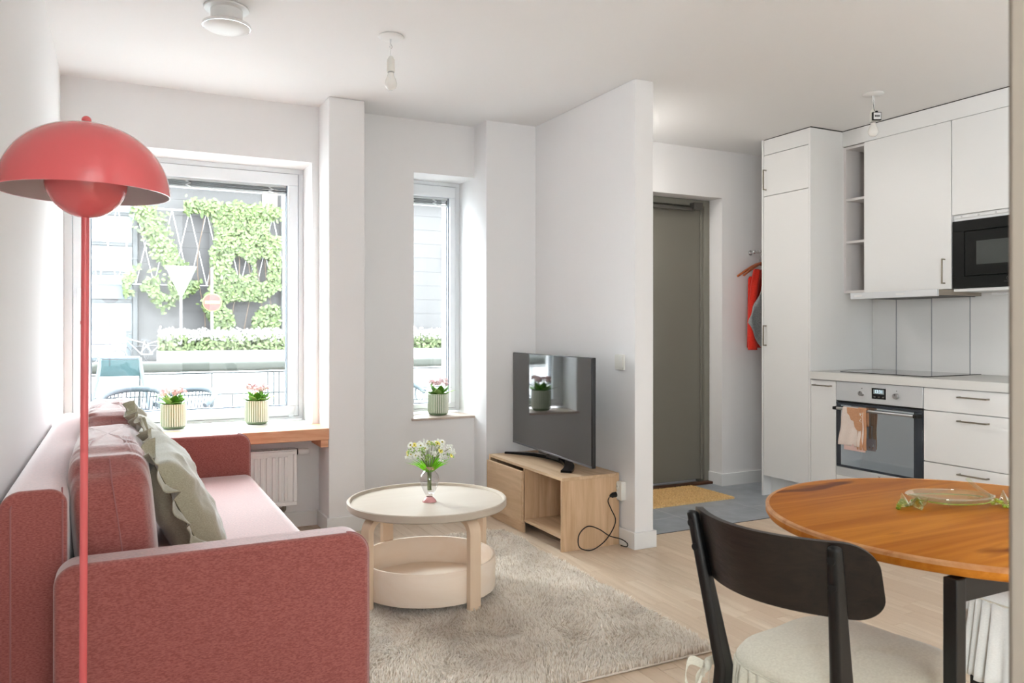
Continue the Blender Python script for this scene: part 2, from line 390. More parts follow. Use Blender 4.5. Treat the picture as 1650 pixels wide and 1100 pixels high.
def tiles():
    first = None; g = .003
    gb = B(2.577, 3.615, -.0059, 4.655, 4.76, .0002); gb.build('grout_bed', M['grout'], parent=floor)
    rows = [(3.617, 3.90), (3.90, 4.20), (4.20, 4.50), (4.50, 4.66)]
    xs = [2.577, 3.12, 3.72, 4.32, 4.655]
    for a, b in rows:
        for i in range(4):
            if a > 4.4 and not (xs[i] < 4.035): continue
            x0, x1 = xs[i], xs[i+1]
            if a > 4.4: x0, x1 = max(x0, 3.002), min(x1, 4.02)
            if x1-x0 < .05: continue
            B(x0+g, a+g, -.002, x1-g, b-g, random.uniform(.0008, .0016)).build('tile', M['tile'], parent=floor, bevel=.001, seg=1)
    B(2.577, 3.611, -.0055, 4.2, 3.616, .0018).build('edge_strip', M['black'], parent=floor)
tiles()

# ---------------- windows ----------------
def window(name, x0, x1, z0, z1, gx0, gx1, gz0, gz1, hinge_left, clips, handle=None):
    """outer frame to the opening edges, sash inside it, glass area gx/gz"""
    y0, y1 = 4.97, 5.05; fw = .03
    e = tag(empty(name, ((x0+x1)/2, 5.0, z0)), kind='structure')
    m = MB()
    m.box(x0, y0, z1-fw, x1, y1+.05, z1); m.box(x0, y0, z0, x1, y1+.05, z0+.018); m.box(x0, y0, z0+.018, x0+fw+.012, y1+.05, z1-fw); m.box(x1-fw, y0, z0+.018, x1, y1+.05, z1-fw)
    m.build('window_frame', M['frame'], parent=e, bevel=.002)
    sx0, sx1, sz0, sz1 = x0+fw+.015, x1-fw-.003, z0+.021, z1-fw-.003
    m = MB(); ys = 4.962; d = .006
    m.box(sx0, ys, gz1, sx1, y1, sz1); m.box(sx0, ys, sz0, sx1, y1, gz0); m.box(sx0, ys, gz0, gx0, y1, gz1); m.box(gx1, ys, gz0, sx1, y1, gz1)
    m.build('sash', M['frame'], parent=e, bevel=.003)
    m = MB(); q = .006
    for (a, b, c, dd) in ((gx0, gz0, gx0+q, gz1), (gx1-q, gz0, gx1, gz1), (gx0+q, gz0, gx1-q, gz0+q)): m.box(a, 4.99, b, c, 5.0, dd)
    for (a, b, c, dd) in ((gx0, gz0, gx0+q, gz1), (gx1-q, gz0, gx1, gz1), (gx0+q, gz0, gx1-q, gz0+q)): m.box(a-.0, 5.025, b, c, 5.035, dd)
    m.build('glazing_seal', M['seal_or_shadow_line'], parent=e)
    B(gx0, 4.992, gz0, gx1, 4.996, gz1).build('pane', M['pane'], parent=e)
    B(gx0, 5.03, gz0, gx1, 5.034, gz1).build('pane', M['pane'], parent=e)
    # blind packed at the head between the panes
    head = B(gx0+.003, 5.001, gz1-.012, gx1-.003, 5.024, gz1-.001).build('blind_rail', M['clip'], parent=e)
    for i in range(6):
        z = gz1 - .016 - i*.0055
        s = MB(); a = random.uniform(-.001, .001)
        s.add([(gx0+.006, 5.001, z+a), (gx1-.006, 5.001, z-a), (gx1-.006, 5.024, z-a+.0015), (gx0+.006, 5.024, z+a+.0015),
               (gx0+.006, 5.001, z+a+.0028), (gx1-.006, 5.001, z-a+.0028), (gx1-.006, 5.024, z-a+.0043), (gx0+.006, 5.024, z+a+.0043)],
              [(0,3,2,1),(4,5,6,7),(0,1,5,4),(1,2,6,5),(2,3,7,6),(3,0,4,7)])
        s.build('blind_slat', M['blind'], parent=e)
    B(gx0+.003, 5.001, gz1-.056, gx1-.003, 5.024, gz1-.048).build('blind_rail', M['clip'], parent=e)
    for cx in clips:
        m = MB()
        for i in range(3): m.tube([(cx+.014*(-1)**j*(1 if j else 1), 4.9995, gz1-.004-j*.0105-i*.002) for j in range(5)], .0022, 6)
        m.build('blind_cord', M['clip'], parent=e)
    if handle:
        hx, hz = handle; m = MB(); m.prism(rrect(hx-.014, hz-.01, hx+.014, hz+.055, .013), 4.952, 4.962, 'y'); m.cyl((hx, 4.955, hz+.03), (hx, 4.925, hz+.03), .009, n=16)
        m.tube([(hx, 4.928, hz+.035), (hx, 4.925, hz+.02), (hx, 4.922, hz-.04), (hx, 4.924, hz-.095)], .009, 12, rs=[.009, .01, .009, .007])
        m.build('window_handle', M['frame'], parent=e, smooth=50)
    return e
w1 = window('window_1', L, 1.04, .61, 2.165, -.135, .947, .692, 2.062, True, (.375, .85), (-.19, 1.36))
w2 = window('window_2', 1.68, 2.10, .615, 2.172, 1.76, 2.030, .668, 2.065, True, (1.77, 1.93))
m = MB(); m.tube([(1.0, 4.955, 1.0), (1.002, 4.955, .85), (.995, 4.955, .72), (.985, 4.95, .66), (.975, 4.94, .64)], .0018, 6)
m.tube([(.972, 4.94, .635), (.945, 4.935, .633)], .006, 8); m.build('blind_cord', M['frame'], parent=w1)
sl = tag(B(L+.002, 4.722, .59, 1.038, 4.968, .606).build('window_sill', mat('sill stone', (.86,.85,.83), .3, vary=.04, vscale=30), parent=None, bevel=.002), kind='structure')
sl2 = tag(B(1.665, 4.705, .588, 2.098, 4.968, .603).build('window_sill', mat('limestone sill', (.80,.73,.68), .4, vary=.1, vscale=25), parent=None, bevel=.002), kind='structure')
sl2.name = 'trim_1'; sl.name = 'trim_2'
e = tag(empty('fill_window', (-.4, -1.25, .7)), kind='structure')  # added window, unseen behind the camera, lets in fill light
m = MB(); m.box(-.42, -2.0, .7, -.36, -.5, .76); m.box(-.42, -2.0, 2.14, -.36, -.5, 2.2); m.box(-.42, -2.0, .76, -.36, -1.94, 2.14); m.box(-.42, -.56, .76, -.36, -.5, 2.14)
m.build('window_frame', M['frame'], parent=e, bevel=.003); B(-.395, -1.94, .76, -.39, -.56, 2.14).build('pane', M['pane'], parent=e)
# ---------------- hall door ----------------
d = tag(empty('door_1', (3.5, 4.7, 0)), kind='structure')
m = MB(); m.box(3.982, 4.655, 0, 4.033, 4.755, 2.145); m.box(3.002, 4.655, 0, 3.053, 4.755, 2.145); m.box(3.053, 4.655, 2.10, 3.982, 4.755, 2.145)
m.build('door_frame', M['doorframe'], parent=d, bevel=.003)
B(3.057, 4.685, .03, 3.978, 4.735, 2.096).build('door_leaf', M['door'], parent=d, bevel=.003)
B(3.965, 4.672, .03, 3.98, 4.684, 2.096).build('door_stop', M['doorframe'], parent=d, bevel=.002)
m = MB(); m.box(3.84, 4.60, 2.065, 3.925, 4.655, 2.115); m.build('door_closer', M['closer'], parent=d, bevel=.004)
m = MB(); m.box(3.3, 4.625, 2.055, 3.87, 4.65, 2.078); m.build('closer_rail', M['closer'], parent=d, bevel=.002)
m = MB(); m.cyl((3.12, 4.68, 1.02), (3.12, 4.62, 1.02), .01, n=12); m.tube([(3.12, 4.625, 1.02), (3.25, 4.625, 1.02)], .01, 10); m.build('door_handle', M['steel'], parent=d, smooth=50)
tag(B(3.002, 4.60, 0.0022, 4.02, 4.654, .02).build('trim_3', M['darkwood'], bevel=.003), kind='structure')
# ---------------- sofa ----------------
def superbox(cx, cy, cz, hx, hy, hz, e1=.35, e2=.35, n=64, m=40, disp=None):
    """superellipsoid, boxy with soft edges; disp(p, nrm) -> offset along outward direction"""
    def pw(v, e): return math.copysign(abs(v)**e, v)
    V = []; F = []
    for i in range(m+1):
        a = -pi/2 + pi*i/m
        for j in range(n):
            b = 2*pi*j/n
            p = Vector((hx*pw(cos(a), e1)*pw(cos(b), e2), hy*pw(cos(a), e1)*pw(sin(b), e2), hz*pw(sin(a), e1)))
            if disp: p = disp(p)
            V.append((p.x+cx, p.y+cy, p.z+cz))
    for i in range(m):
        for j in range(n): F.append((i*n+j, i*n+(j+1)%n, (i+1)*n+(j+1)%n, (i+1)*n+j))
    mb = MB(); mb.add(V, F); return mb
sofa = empty('sofa', (.18, 3.13, 0), 'rose pink three-seat fabric sofa with slim square arms along the left wall', 'sofa')
fab = M['sofa']
SB = -.252
m = MB(); m.prism(rrect(-.215, .10, .585, .28, .02), 2.175, 4.105, 'y'); m.build('sofa_frame', fab, parent=sofa, bevel=.01)
m = MB(); m.prism(rrect(-.11, .282, .612, .445, [.02, .03, .05, .02], 8), 2.183, 4.098, 'y'); m.build('seat', fab, parent=sofa, bevel=.012, seg=3)
def arm(y0, y1, x0, x1, zt, out):
    m = MB(); m.prism(rrect(x0, .05, x1, zt, [.015, .02, .06, .05], 10), y0, y1, 'y')
    a = m.build('armrest', fab, parent=sofa, bevel=.014, seg=3)
    s = MB(); P = rrect(x0+.004, .052, x1+.001, zt+.001, [.015, .02, .06, .05], 10)
    yy_ = y0 if out < 0 else y1
    P2 = [(px, y0+.0165, pz) for px, pz in P[14:]] if False else None
    s.tube([(x1+.0005, y0+.016, .07), (x1+.0005, y0+.016, zt-.06)] + [(x1-.06+.0605*cos(t*pi/16), y0+.016, zt-.06+.0605*sin(t*pi/16)) for t in range(1, 9)], .0028, 6)
    s.build('piping', M['piping'], parent=a)
arm(2.072, 2.172, -.132, .612, .622, -1)
arm(4.108, 4.208, -.132, .598, .645, 1)
m = MB(); m.prism(rrect(SB, .06, -.108, .785, [.01, .01, .04, .05], 10), 2.178, 4.13, 'y'); bk = m.build('back_panel', fab, parent=sofa, bevel=.02, seg=4)
s = MB(); s.tube([(-.225, 2.177, .10), (-.225, 2.177, .745), (-.215, 2.19, .782)], .0022, 6); s.tube([(-.118, 2.177, .10), (-.118, 2.177, .755), (-.12, 2.20, .784)], .0022, 6)
s.build('seam', M['piping'], parent=bk)
def backcush(y0, y1, zt, seed):
    hy = (y1-y0)/2; hz = (zt-.445)/2; hx = .102
    def dsp(p):
        top = max(0, p.z/hz); end = abs(p.y)/hy
        q = Vector((p.x*8, p.y*26+seed, p.z*3))
        wr = noise.noise(q)*.010*(.25+top) + noise.noise(q*2.3)*.004*(.4+top)
        p = p*(1 + wr/ max(.06, p.length)*1.0)
        p.z += .02*top*(1-end**2) - .03*top*max(0, end-.75)*3
        p.x += .018*(p.z/hz)*-1
        return p
    c = superbox(-.006, (y0+y1)/2, .445+hz, hx, hy, hz, .40, .30, 120, 60, dsp).build('back_cushion', fab, parent=sofa, smooth=180)
    s = MB(); yy_ = y0
    s.tube([(.03, yy_+.004, .47), (.015, yy_-.001, .58), (-.0, yy_+.001, .70), (-.012, yy_+.012, .78), (-.018, yy_+.06, .835)], .002, 6)
    s.build('seam', M['piping'], parent=c)
backcush(2.215, 3.13, .835, 0); backcush(3.15, 4.09, .85, 9)
for x in (-.15, .53):
    for y in (2.25, 4.02): B(x-.025, y-.025, 0 if x < 0 else .0, x+.025, y+.025, .10).build('foot', M['black'], parent=sofa)

# ---------------- olive cushions with ruffles ----------------
def ruffle_cushion(c, half, th, tilt, roll, turn, label, seed):
    """local frame: width = y, height = z, thickness = x; tilt leans the top back (-x)"""
    R = Matrix.Rotation(turn, 3, 'Z') @ Matrix.Rotation(-tilt, 3, 'Y') @ Matrix.Rotation(roll, 3, 'X')
    root = empty('cushion', (c[0], c[1], .447), label, 'cushion', 'olive cushions on the sofa')
    C = Vector(c)
    def bd(u, v):   # border squeeze
        k = 1 - .05*(1-abs(u*v))**2 if max(abs(u), abs(v)) > .999 else 1
        return k
    def P(u, v, side):
        pin = 1 - .05*(cos(u*pi/2)*(v*v)) ; pin2 = 1 - .05*(cos(v*pi/2)*(u*u))
        t = th*max(0, (1-u**4)*(1-v**4))**.45
        wr = noise.noise(Vector((u*3+seed, v*3, side)))*.014*(t/th) + noise.noise(Vector((u*7+seed, v*7, side*3)))*.005*(t/th)
        return C + R @ Vector((side*t*.5+side*wr, u*half*pin2, v*half*pin))
    n = 36
    m = MB()
    for side in (1, -1):
        V = [P(-1+2*i/n, -1+2*j/n, side) for i in range(n+1) for j in range(n+1)]
        F = [(i*(n+1)+j, i*(n+1)+j+1, (i+1)*(n+1)+j+1, (i+1)*(n+1)+j) for i in range(n) for j in range(n)]
        m.add(V, F if side > 0 else [f[::-1] for f in F])
    m.build('cushion_body', M['olive'], parent=root, smooth=180)
    # ruffle strip all round
    K = 620; V = []; F = []; rows = 7
    per = []
    for k in range(K):
        s = 4*k/K; q = int(s); f = s-q; a = -1+2*f
        u, v = [(a, -1), (1, a), (-a, 1), (-1, -a)][q]
        base = P(u, v, 1); 
        nrm = [Vector((0, 0, -1)), Vector((0, 1, 0)), Vector((0, 0, 1)), Vector((0, -1, 0))][q]
        # round the direction at corners
        e = max(0, abs(a)-.86)/.14; nn = Vector((0, u, v)); nrm = (nrm*(1-e*.5) + nn.normalized()*(e*.5)).normalized()
        per.append((base, nrm, k))
    for k, (b_, nrm, kk) in enumerate(per):
        ph = kk/K*2*pi*19 + 2.2*noise.noise(Vector((kk*.02+seed, 5, 1))); big = noise.noise(Vector((kk*.045+seed, 0, 3)))
        for r in range(rows):
            f = r/(rows-1)
            amp = (.002 + .013*f)*(1+.9*big)
            off = Vector((sin(ph+1.2*big*3)*amp + big*.02*f**1.5 + .5*amp*sin(ph*.47+seed), 0, 0)) + nrm*(.052*f*(1+.5*big+.08*sin(ph*.5)) )
            tang = Vector((0, -nrm.z, nrm.y)); off += tang*(cos(ph*1.0)*.010*f) + Vector((sin(ph*2.1+seed)*.003*f, 0, 0))
            V.append(b_ + R @ off)
    for k in range(K):
        k2 = (k+1) % K
        for r in range(rows-1): F.append((k*rows+r, k*rows+r+1, k2*rows+r+1, k2*rows+r))
    mm = MB(); mm.add(V, F); rf = mm.build('ruffle', M['olive'], parent=root, smooth=180, fix=False)
    sd = rf.modifiers.new('thick', 'SOLIDIFY'); sd.thickness = .0025; sd.offset = 0
    s = MB()
    s.tube([p[0] + R @ (p[1]*.004) for p in per[::4]] + [per[0][0]], .002, 6); s.build('seam', M['oliveseam'], parent=root)
    return root
ruffle_cushion((.18, 2.62, .632), .21, .15, radians(25), radians(9), radians(-3), 'large olive cushion with ruffled edge leaning at the near end of the pink sofa', 1.0)
ruffle_cushion((.135, 3.13, .652), .20, .13, radians(22), radians(4), radians(-2), 'olive cushion with ruffled edge standing behind the larger near cushion', 5.3)

# ---------------- floor lamp ----------------
lx, ly = -.058, 1.88
lamp = empty('floor_lamp', (lx, ly, 0), 'coral red floor lamp with mushroom dome shade over a ball, before the sofa', 'lamp')
R_ = .163; zr = 1.455
prof = [(R_*sin(a), zr + .148*cos(a)) for a in [pi/2*i/24 for i in range(25)]][::-1]
outer = [(R_*max(0.0, cos(pi/2*i/26))**.92, zr + .148*sin(pi/2*i/26)) for i in range(27)]
m = MB(); m.mi = 0; m.lathe(outer, (lx, ly, 0), 72); m.mi = 1
m.lathe([(r*.985, zr + (z-zr)*.985 + .0002) for r, z in outer], (lx, ly, 0), 72)
m.mi = 0; m.lathe([(R_, zr), (R_*.985, zr+.0002)], (lx, ly, 0), 72)
m.build('lamp_shade', [M['pinkmetal'], M['shadein']], parent=lamp, smooth=60, fix=False)
m = MB(); rb = .079; zc = 1.483
m.lathe([(.0, zc-rb)] + [(rb*sin(a), zc-rb*cos(a)) for a in [pi/2*i/20 for i in range(1, 21)]] + [(rb*1.03, zc+.002), (rb*1.03, zc+.010), (rb*.97, zc+.010)], (lx, ly, 0), 56)
m.build('lower_shade', M['pinkmetal'], parent=lamp, smooth=60)
m = MB(); m.sphere((lx, ly, zr+.148+.007), .0095, 18, 12); m.cyl((lx, ly, zr+.14), (lx, ly, zr+.152), .004); m.build('finial', M['pinkmetal'], parent=lamp, smooth=60)
m = MB(); m.cyl((lx-.0085, ly, .02), (lx-.002, ly, zc-rb+.004), .0078, n=20); m.build('pole', M['pinkmetal'], parent=lamp, smooth=60)
m = MB(); m.cyl((lx-.0035, ly, 1.18), (lx-.0034, ly, 1.187), .0083, n=20); m.build('pole_joint', M['pinkmetal'], parent=lamp, smooth=60)
m = MB(); m.lathe([(0, 0), (.13, 0), (.132, .006), (.128, .014), (.03, .022), (.012, .03), (0, .03)], (lx-.0085, ly, 0), 48); m.build('lamp_base', M['pinkmetal'], parent=lamp, smooth=50)
m = MB()
for k in range(3):
    a = 2*pi*k/3+.4; m.cyl((lx, ly, zc+.006), (lx+.14*cos(a), ly+.14*sin(a), zr+.05), .003, n=8)
m.build('shade_bracket', M['steel'], parent=lamp)

# ---------------- rug ----------------
rugx0, rugx1, rugy0, rugy1 = .56, 1.935, 2.205, 4.06
rug = tag(B(rugx0, rugy0, .0018, rugx1, rugy1, .010).build('rug', M['rug'], bevel=.003), 'beige shaggy pile rug on the oak floor under the coffee table', 'rug')
def skew(x, y): return x + (y-2.2)*.03*((x-rugx0)/(rugx1-rugx0))
for vi in rug.data.vertices:
    X, Y = vi.co.x+rug.location.x, vi.co.y+rug.location.y; vi.co.x = skew(X, Y)-rug.location.x
import numpy as np
def pile(name, mt, n, seed, hmin, hmax):
    rs = np.random.RandomState(seed)
    x = rs.uniform(rugx0, rugx1, n); y = rs.uniform(rugy0, rugy1, n)
    x = x + (y-2.2)*.03*((x-rugx0)/(rugx1-rugx0))
    # lay of the pile: patches brushed different ways
    ang = np.array([noise.noise(Vector((a*3.1, b*3.1, 1.5)))*7 + noise.noise(Vector((a*9, b*9, 4.5)))*3 for a, b in zip(x, y)])
    lay = np.array([.5 + noise.noise(Vector((a*4.0, b*5.0, 8.5)))*1.1 for a, b in zip(x, y)]).clip(.12, 1.1)
    h = rs.uniform(hmin, hmax, n)*(1.15-.35*lay); wd = rs.uniform(.0014, .0028, n); th = rs.uniform(0, 2*pi, n)
    dx = np.cos(ang+rs.normal(0, .7, n))*h*lay; dy = np.sin(ang+rs.normal(0, .7, n))*h*lay
    z0 = np.full(n, .008)
    c, s = np.cos(th)*wd, np.sin(th)*wd
    V = np.empty((n, 5, 3))
    V[:,0] = np.c_[x-c, y-s, z0]; V[:,1] = np.c_[x+c, y+s, z0]
    V[:,2] = np.c_[x+c+dx*.45, y+s+dy*.45, z0+h*.62]; V[:,3] = np.c_[x-c+dx*.45, y-s+dy*.45, z0+h*.62]
    V[:,4] = np.c_[x+dx, y+dy, z0+h*np.sqrt(np.maximum(.15, 1-.6*lay**2))]
    org = np.array(rug.location); V = V.reshape(-1, 3) - org
    me = bpy.data.meshes.new(name); b = np.arange(n)*5
    loops = np.stack([b, b+1, b+2, b+3, b+3, b+2, b+4], 1).ravel().astype(np.int32)
    me.vertices.add(n*5); me.vertices.foreach_set('co', V.ravel().astype(np.float32))
    me.loops.add(len(loops)); me.loops.foreach_set('vertex_index', loops)
    st = np.stack([np.arange(n)*7, np.arange(n)*7+4], 1).ravel().astype(np.int32)
    me.polygons.add(2*n); me.polygons.foreach_set('loop_start', st)
    me.update(calc_edges=True); me.validate(); me.materials.append(mt)
    me.polygons.foreach_set('use_smooth', [True]*len(me.polygons))
    o = bpy.data.objects.new(name, me); COL.objects.link(o); o.parent = rug; tag(o, kind='stuff'); return o
pile('rug_pile', M['rug_a'], 110000, 1, .015, .029)
pile('rug_pile', M['rug_b'], 60000, 2, .014, .026)

# ---------------- coffee table ----------------
cx, cy = 1.215, 3.235
ct = empty('coffee_table', (cx, cy, .02), 'round pale birch coffee table with raised rim and tray shelf on the rug', 'table')
m = MB(); m.lathe([(0, .398), (.342, .398), (.347, .403), (.347, .427), (.343, .431), (.335, .431), (.332, .427), (.330, .4195), (0, .4195)], (cx, cy, 0), 96)
m.build('tabletop', M['birchtop'], parent=ct, smooth=35)
m = MB(); m.lathe([(0, .052), (.284, .052), (.284, .066), (0, .066)], (cx, cy, 0), 80); m.build('tray_floor', M['birch'], parent=ct, smooth=35)
m = MB(); m.lathe([(.286, .050), (.297, .050), (.298, .052), (.298, .182), (.296, .185), (.288, .185), (.286, .182)], (cx, cy, 0), 96, close=True); m.build('tray_wall', M['birch'], parent=ct, smooth=35)
for k in range(4):
    a = radians(-73+90*k); rd = Vector((cos(a), sin(a), 0)); tg = Vector((-sin(a), cos(a), 0)); c0 = Vector((cx, cy, 0))
    path = [(.10, .386), (.20, .386), (.255, .386)] + [(.255+.055*sin(t), .331+.055*cos(t)) for t in [pi/2*i/8 for i in range(1, 9)]] + [(.31, .25), (.31, .12), (.31, .018)]
    nr = [(0, 1)]*3 + [(sin(t), cos(t)) for t in [pi/2*i/8 for i in range(1, 9)]] + [(1, 0)]*3
    m = MB(); m.strip([c0+rd*r+Vector((0, 0, z)) for r, z in path], tg*.0285, [rd*a_+Vector((0, 0, b_)) for a_, b_ in nr], .0225)
    m.build('leg', M['birchz'], parent=ct, smooth=40)
# vase with flowers
vx, vy = 1.213, 3.205; vz = .4197
vase = empty('vase', (vx, vy, vz), 'clear glass baluster vase with pink neck and foot on the coffee table', 'vase')
pr = [(.030, .0), (.030, .003), (.024, .012), (.014, .022), (.013, .026), (.020, .034), (.033, .06), (.041, .085), (.042, .10), (.038, .117), (.028, .13), (.021, .137), (.021, .150)]
inn = []
m = MB(); m.lathe([(0, 0)] + pr + inn, (vx, vy, vz), 48); m.build('vase_body', M['vglass'], parent=vase, smooth=60)
m = MB(); m.lathe([(.0302, .0005), (.0302, .003), (.0243, .012), (.0145, .0215), (.0143, .0215), (.0238, .012), (.0295, .003)], (vx, vy, vz), 48, close=True); m.build('pink_foot', M['vpink'], parent=vase, smooth=60)
m = MB(); m.lathe([(.0214, .140), (.0222, .142), (.0222, .153), (.0204, .153), (.0204, .140)], (vx, vy, vz), 48, close=True); m.build('pink_rim', M['vpink'], parent=vase, smooth=60)
m = MB(); m.lathe([(0, .0335), (.017, .036), (.031, .06), (.0375, .078), (.0385, .0825), (0, .0825)], (vx, vy, vz), 40); m.build('water', M['water'], parent=vase, smooth=40)
bq = empty('flower_bouquet', (vx, vy, vz+.04), 'loose bouquet of white and yellow daisies with grass blades in the vase', 'flowers')
random.seed(11)
sm = MB(); heads = []
for k in range(40):
    a = random.uniform(0, 2*pi); rr = random.uniform(.2, 1)**.6
    hx_, hy_, hz_ = vx+rr*.108*cos(a), vy+rr*.085*sin(a), vz+.285-rr*.085+random.uniform(-.025, .02)
    if k < 3: hz_ += .012
    p0 = (vx+random.uniform(-.008, .008), vy+random.uniform(-.006, .006), vz+.05); p1 = (vx+.009*cos(a), vy+.009*sin(a), vz+.15)
    p2 = (vx+rr*.05*cos(a), vy+rr*.04*sin(a), vz+.20)
    pts = [p0, p1, p2, (hx_, hy_, hz_)]
    sm.tube(pts, .0011, 5); heads.append((Vector((hx_, hy_, hz_)), (Vector(pts[3])-Vector(pts[2])).normalized(), k))
sm.build('stems', M['stem'], parent=bq)
def daisy(c, d, r, n, mt, seed):
    u, v = frame_of(d); rnd = random.Random(seed); m = MB(); m.mi = 0
    for k in range(n):
        a = 2*pi*k/n + rnd.uniform(-.1, .1); e = u*cos(a)+v*sin(a); s = d.cross(e)*r*.26; up = d*r*rnd.uniform(.05, .3)
        m.add([c+e*r*.15, c+e*r*.6+s+up*.6, c+e*r+up+s*.3, c+e*r+up-s*.3, c+e*r*.6-s+up*.6], [(0, 1, 2, 3, 4)])
    m.mi = 1; m.sphere(c+d*r*.08, r*.27, 8, 5)
    return m.build('daisy', [mt, M['centre']], parent=bq, fix=False)
for c, d, k in heads:
    if k < 16: daisy(c, (d+Vector((-.5, -1.0, .3))*.8).normalized(), random.uniform(.012, .017), 11, M['petalw'], k)
    elif k < 22: daisy(c, (d+Vector((-.3, -1, .2))).normalized(), random.uniform(.011, .015), 9, M['petaly'], k)
    else:
        m = MB()
        for q in range(13):
            o_ = Vector((random.uniform(-1, 1), random.uniform(-1, 1), random.uniform(-.6, 1)))*.015; m.sphere(c+o_, random.uniform(.003, .0052), 6, 4)
        m.build('blossom_spray', M['petalw'] if k % 3 else M['leafl'], parent=bq, smooth=180)
m = MB(); random.seed(5)
for k in range(70):
    a = random.uniform(0, 2*pi); sp = random.uniform(.1, 1); b0 = Vector((vx+.012*cos(a)*sp, vy+.012*sin(a)*sp, vz+.13)); L_ = random.uniform(.05, .10)
    d = Vector((cos(a)*sp*1.5, sin(a)*sp*1.3, 1.0)).normalized(); s = d.cross(Vector((sin(a), -cos(a), .2))).normalized()*.0022
    m.add([b0-s, b0+s, b0+d*L_*.6+s*.9, b0+d*L_+Vector((cos(a), sin(a), -.4))*L_*.2*sp, b0+d*L_*.6-s*.9], [(0, 1, 2, 3, 4)])
tag(m.build('grass_blades', M['grass'], parent=bq, fix=False), kind='stuff')

# ---------------- potted plants ----------------
def pot_plant(x, y, z, label, seed):
    rnd = random.Random(seed)
    e = empty('potted_plant', (x, y, z), label, 'plant', 'ribbed pots on the window sills')
    nrib = 34; n = nrib*4; m = MB(); V = []; F = []; 
    prof = [(.050, 0), (.058, .006), (.067, .016), (.069, .022), (.069, .135), (.069, .14)]
    for i, (r, zz) in enumerate(prof):
        for j in range(n):
            a = 2*pi*j/n; q = j % 4; rr = r - (.0028 if q in (1, 2) and 1 < i < 5 else 0)
            V.append((x+rr*cos(a), y+rr*sin(a), z+zz))
    nb = len(prof)
    for i in range(nb-1):
        for j in range(n):
            m.mi = 0
            F.append(((i*n+j, i*n+(j+1)%n, (i+1)*n+(j+1)%n, (i+1)*n+j), 1 if (j % 4 in (0, 1) or i < 2) else (1 if (i == 2 and False) else 0)))
    base = len(m.v); m.v += V
    for f, mi in F: m.f.append(f); m.m.append(mi)
    m.mi = 0; m.lathe([(.069, .14), (.0645, .141), (.0635, .135), (.0635, .02), (0, .02)], (x, y, z), n)
    m.mi = 1; m.lathe([(.050, 0), (0, 0)], (x, y, z), n)
    m.build('pot', [M['potw'], M['potg']], parent=e, smooth=25, fix=False)
    m = MB(); m.lathe([(0, .122), (.063, .120)], (x, y, z), 24); m.build('soil', M['soil'], parent=e)
    for k in range(15):
        a = 2*pi*k/15 + rnd.uniform(-.2, .2); tier = k % 3; out = [.95, .75, .45][tier]; upv = [.6, 1.1, 1.7][tier]
        b0 = Vector((x+.02*cos(a), y+.02*sin(a), z+.12)); d = Vector((cos(a)*out, sin(a)*out, upv)).normalized(); Ln = rnd.uniform(.068, .09); s = Vector((-sin(a), cos(a), 0))
        nn = s.cross(d); pts = []; V = []; F = []
        ws = [.005, .016, .026, .025, .015, .001]; K = len(ws)
        for i, w_ in enumerate(ws):
            t = i/(K-1); c = b0 + d*Ln*t*1.15 + Vector((cos(a), sin(a), -.5))*.02*t*t
            V += [c - s*w_ + nn*-.004*sin(pi*t), c + nn*-.007*sin(pi*t), c + s*w_ + nn*-.004*sin(pi*t)]
        for i in range(K-1): F += [(i*3, i*3+1, i*3+4, i*3+3), (i*3+1, i*3+2, i*3+5, i*3+4)]
        m = MB(); m.add(V, F); lf = m.build('leaf', M['leaf'] if k % 5 else M['leafl'], parent=e, smooth=180, fix=False)
        sd = lf.modifiers.new('t', 'SOLIDIFY'); sd.thickness = .0015
    for k in range(12):
        a = 2*pi*k/9 + rnd.uniform(-.3, .3); rr = .052 if k < 9 else .022
        c = Vector((x+rr*cos(a), y+rr*sin(a), z+.212+rnd.uniform(-.016, .014)+(.02 if rr < .02 else 0)))
        m = MB(); m.mi = 2; m.tube([(x+.3*rr*cos(a), y+.3*rr*sin(a), z+.12), tuple(c)], .0018, 6)
        for q in range(16):
            d = Vector((rnd.uniform(-1, 1), rnd.uniform(-1, 1), rnd.uniform(-.2, 1))).normalized(); p = c + d*.019
            u, v = frame_of(d); r = .0095; m.mi = 0
            for s_ in range(4):
                a2 = s_*pi/2+q; ee = u*cos(a2)+v*sin(a2); ss = d.cross(ee)*r*.5
                m.add([p, p+ee*r*.6+ss, p+ee*r*1.1, p+ee*r*.6-ss], [(0, 1, 2, 3)])
            m.mi = 1; m.sphere(p, .0013, 5, 3)
        m.build('flower_head', [M['petalp'], M['bud'], M['stem']], parent=e, fix=False)
    return e
pot_plant(.285, 4.835, .606, 'ribbed green pot of pink flowering succulent left on the wide window sill', 1)
pot_plant(.742, 4.85, .606, 'ribbed green pot of pink flowers at the right end of the wide sill', 2)
pot_plant(1.895, 4.845, .603, 'ribbed green pot of pink flowers on the narrow window sill', 3)

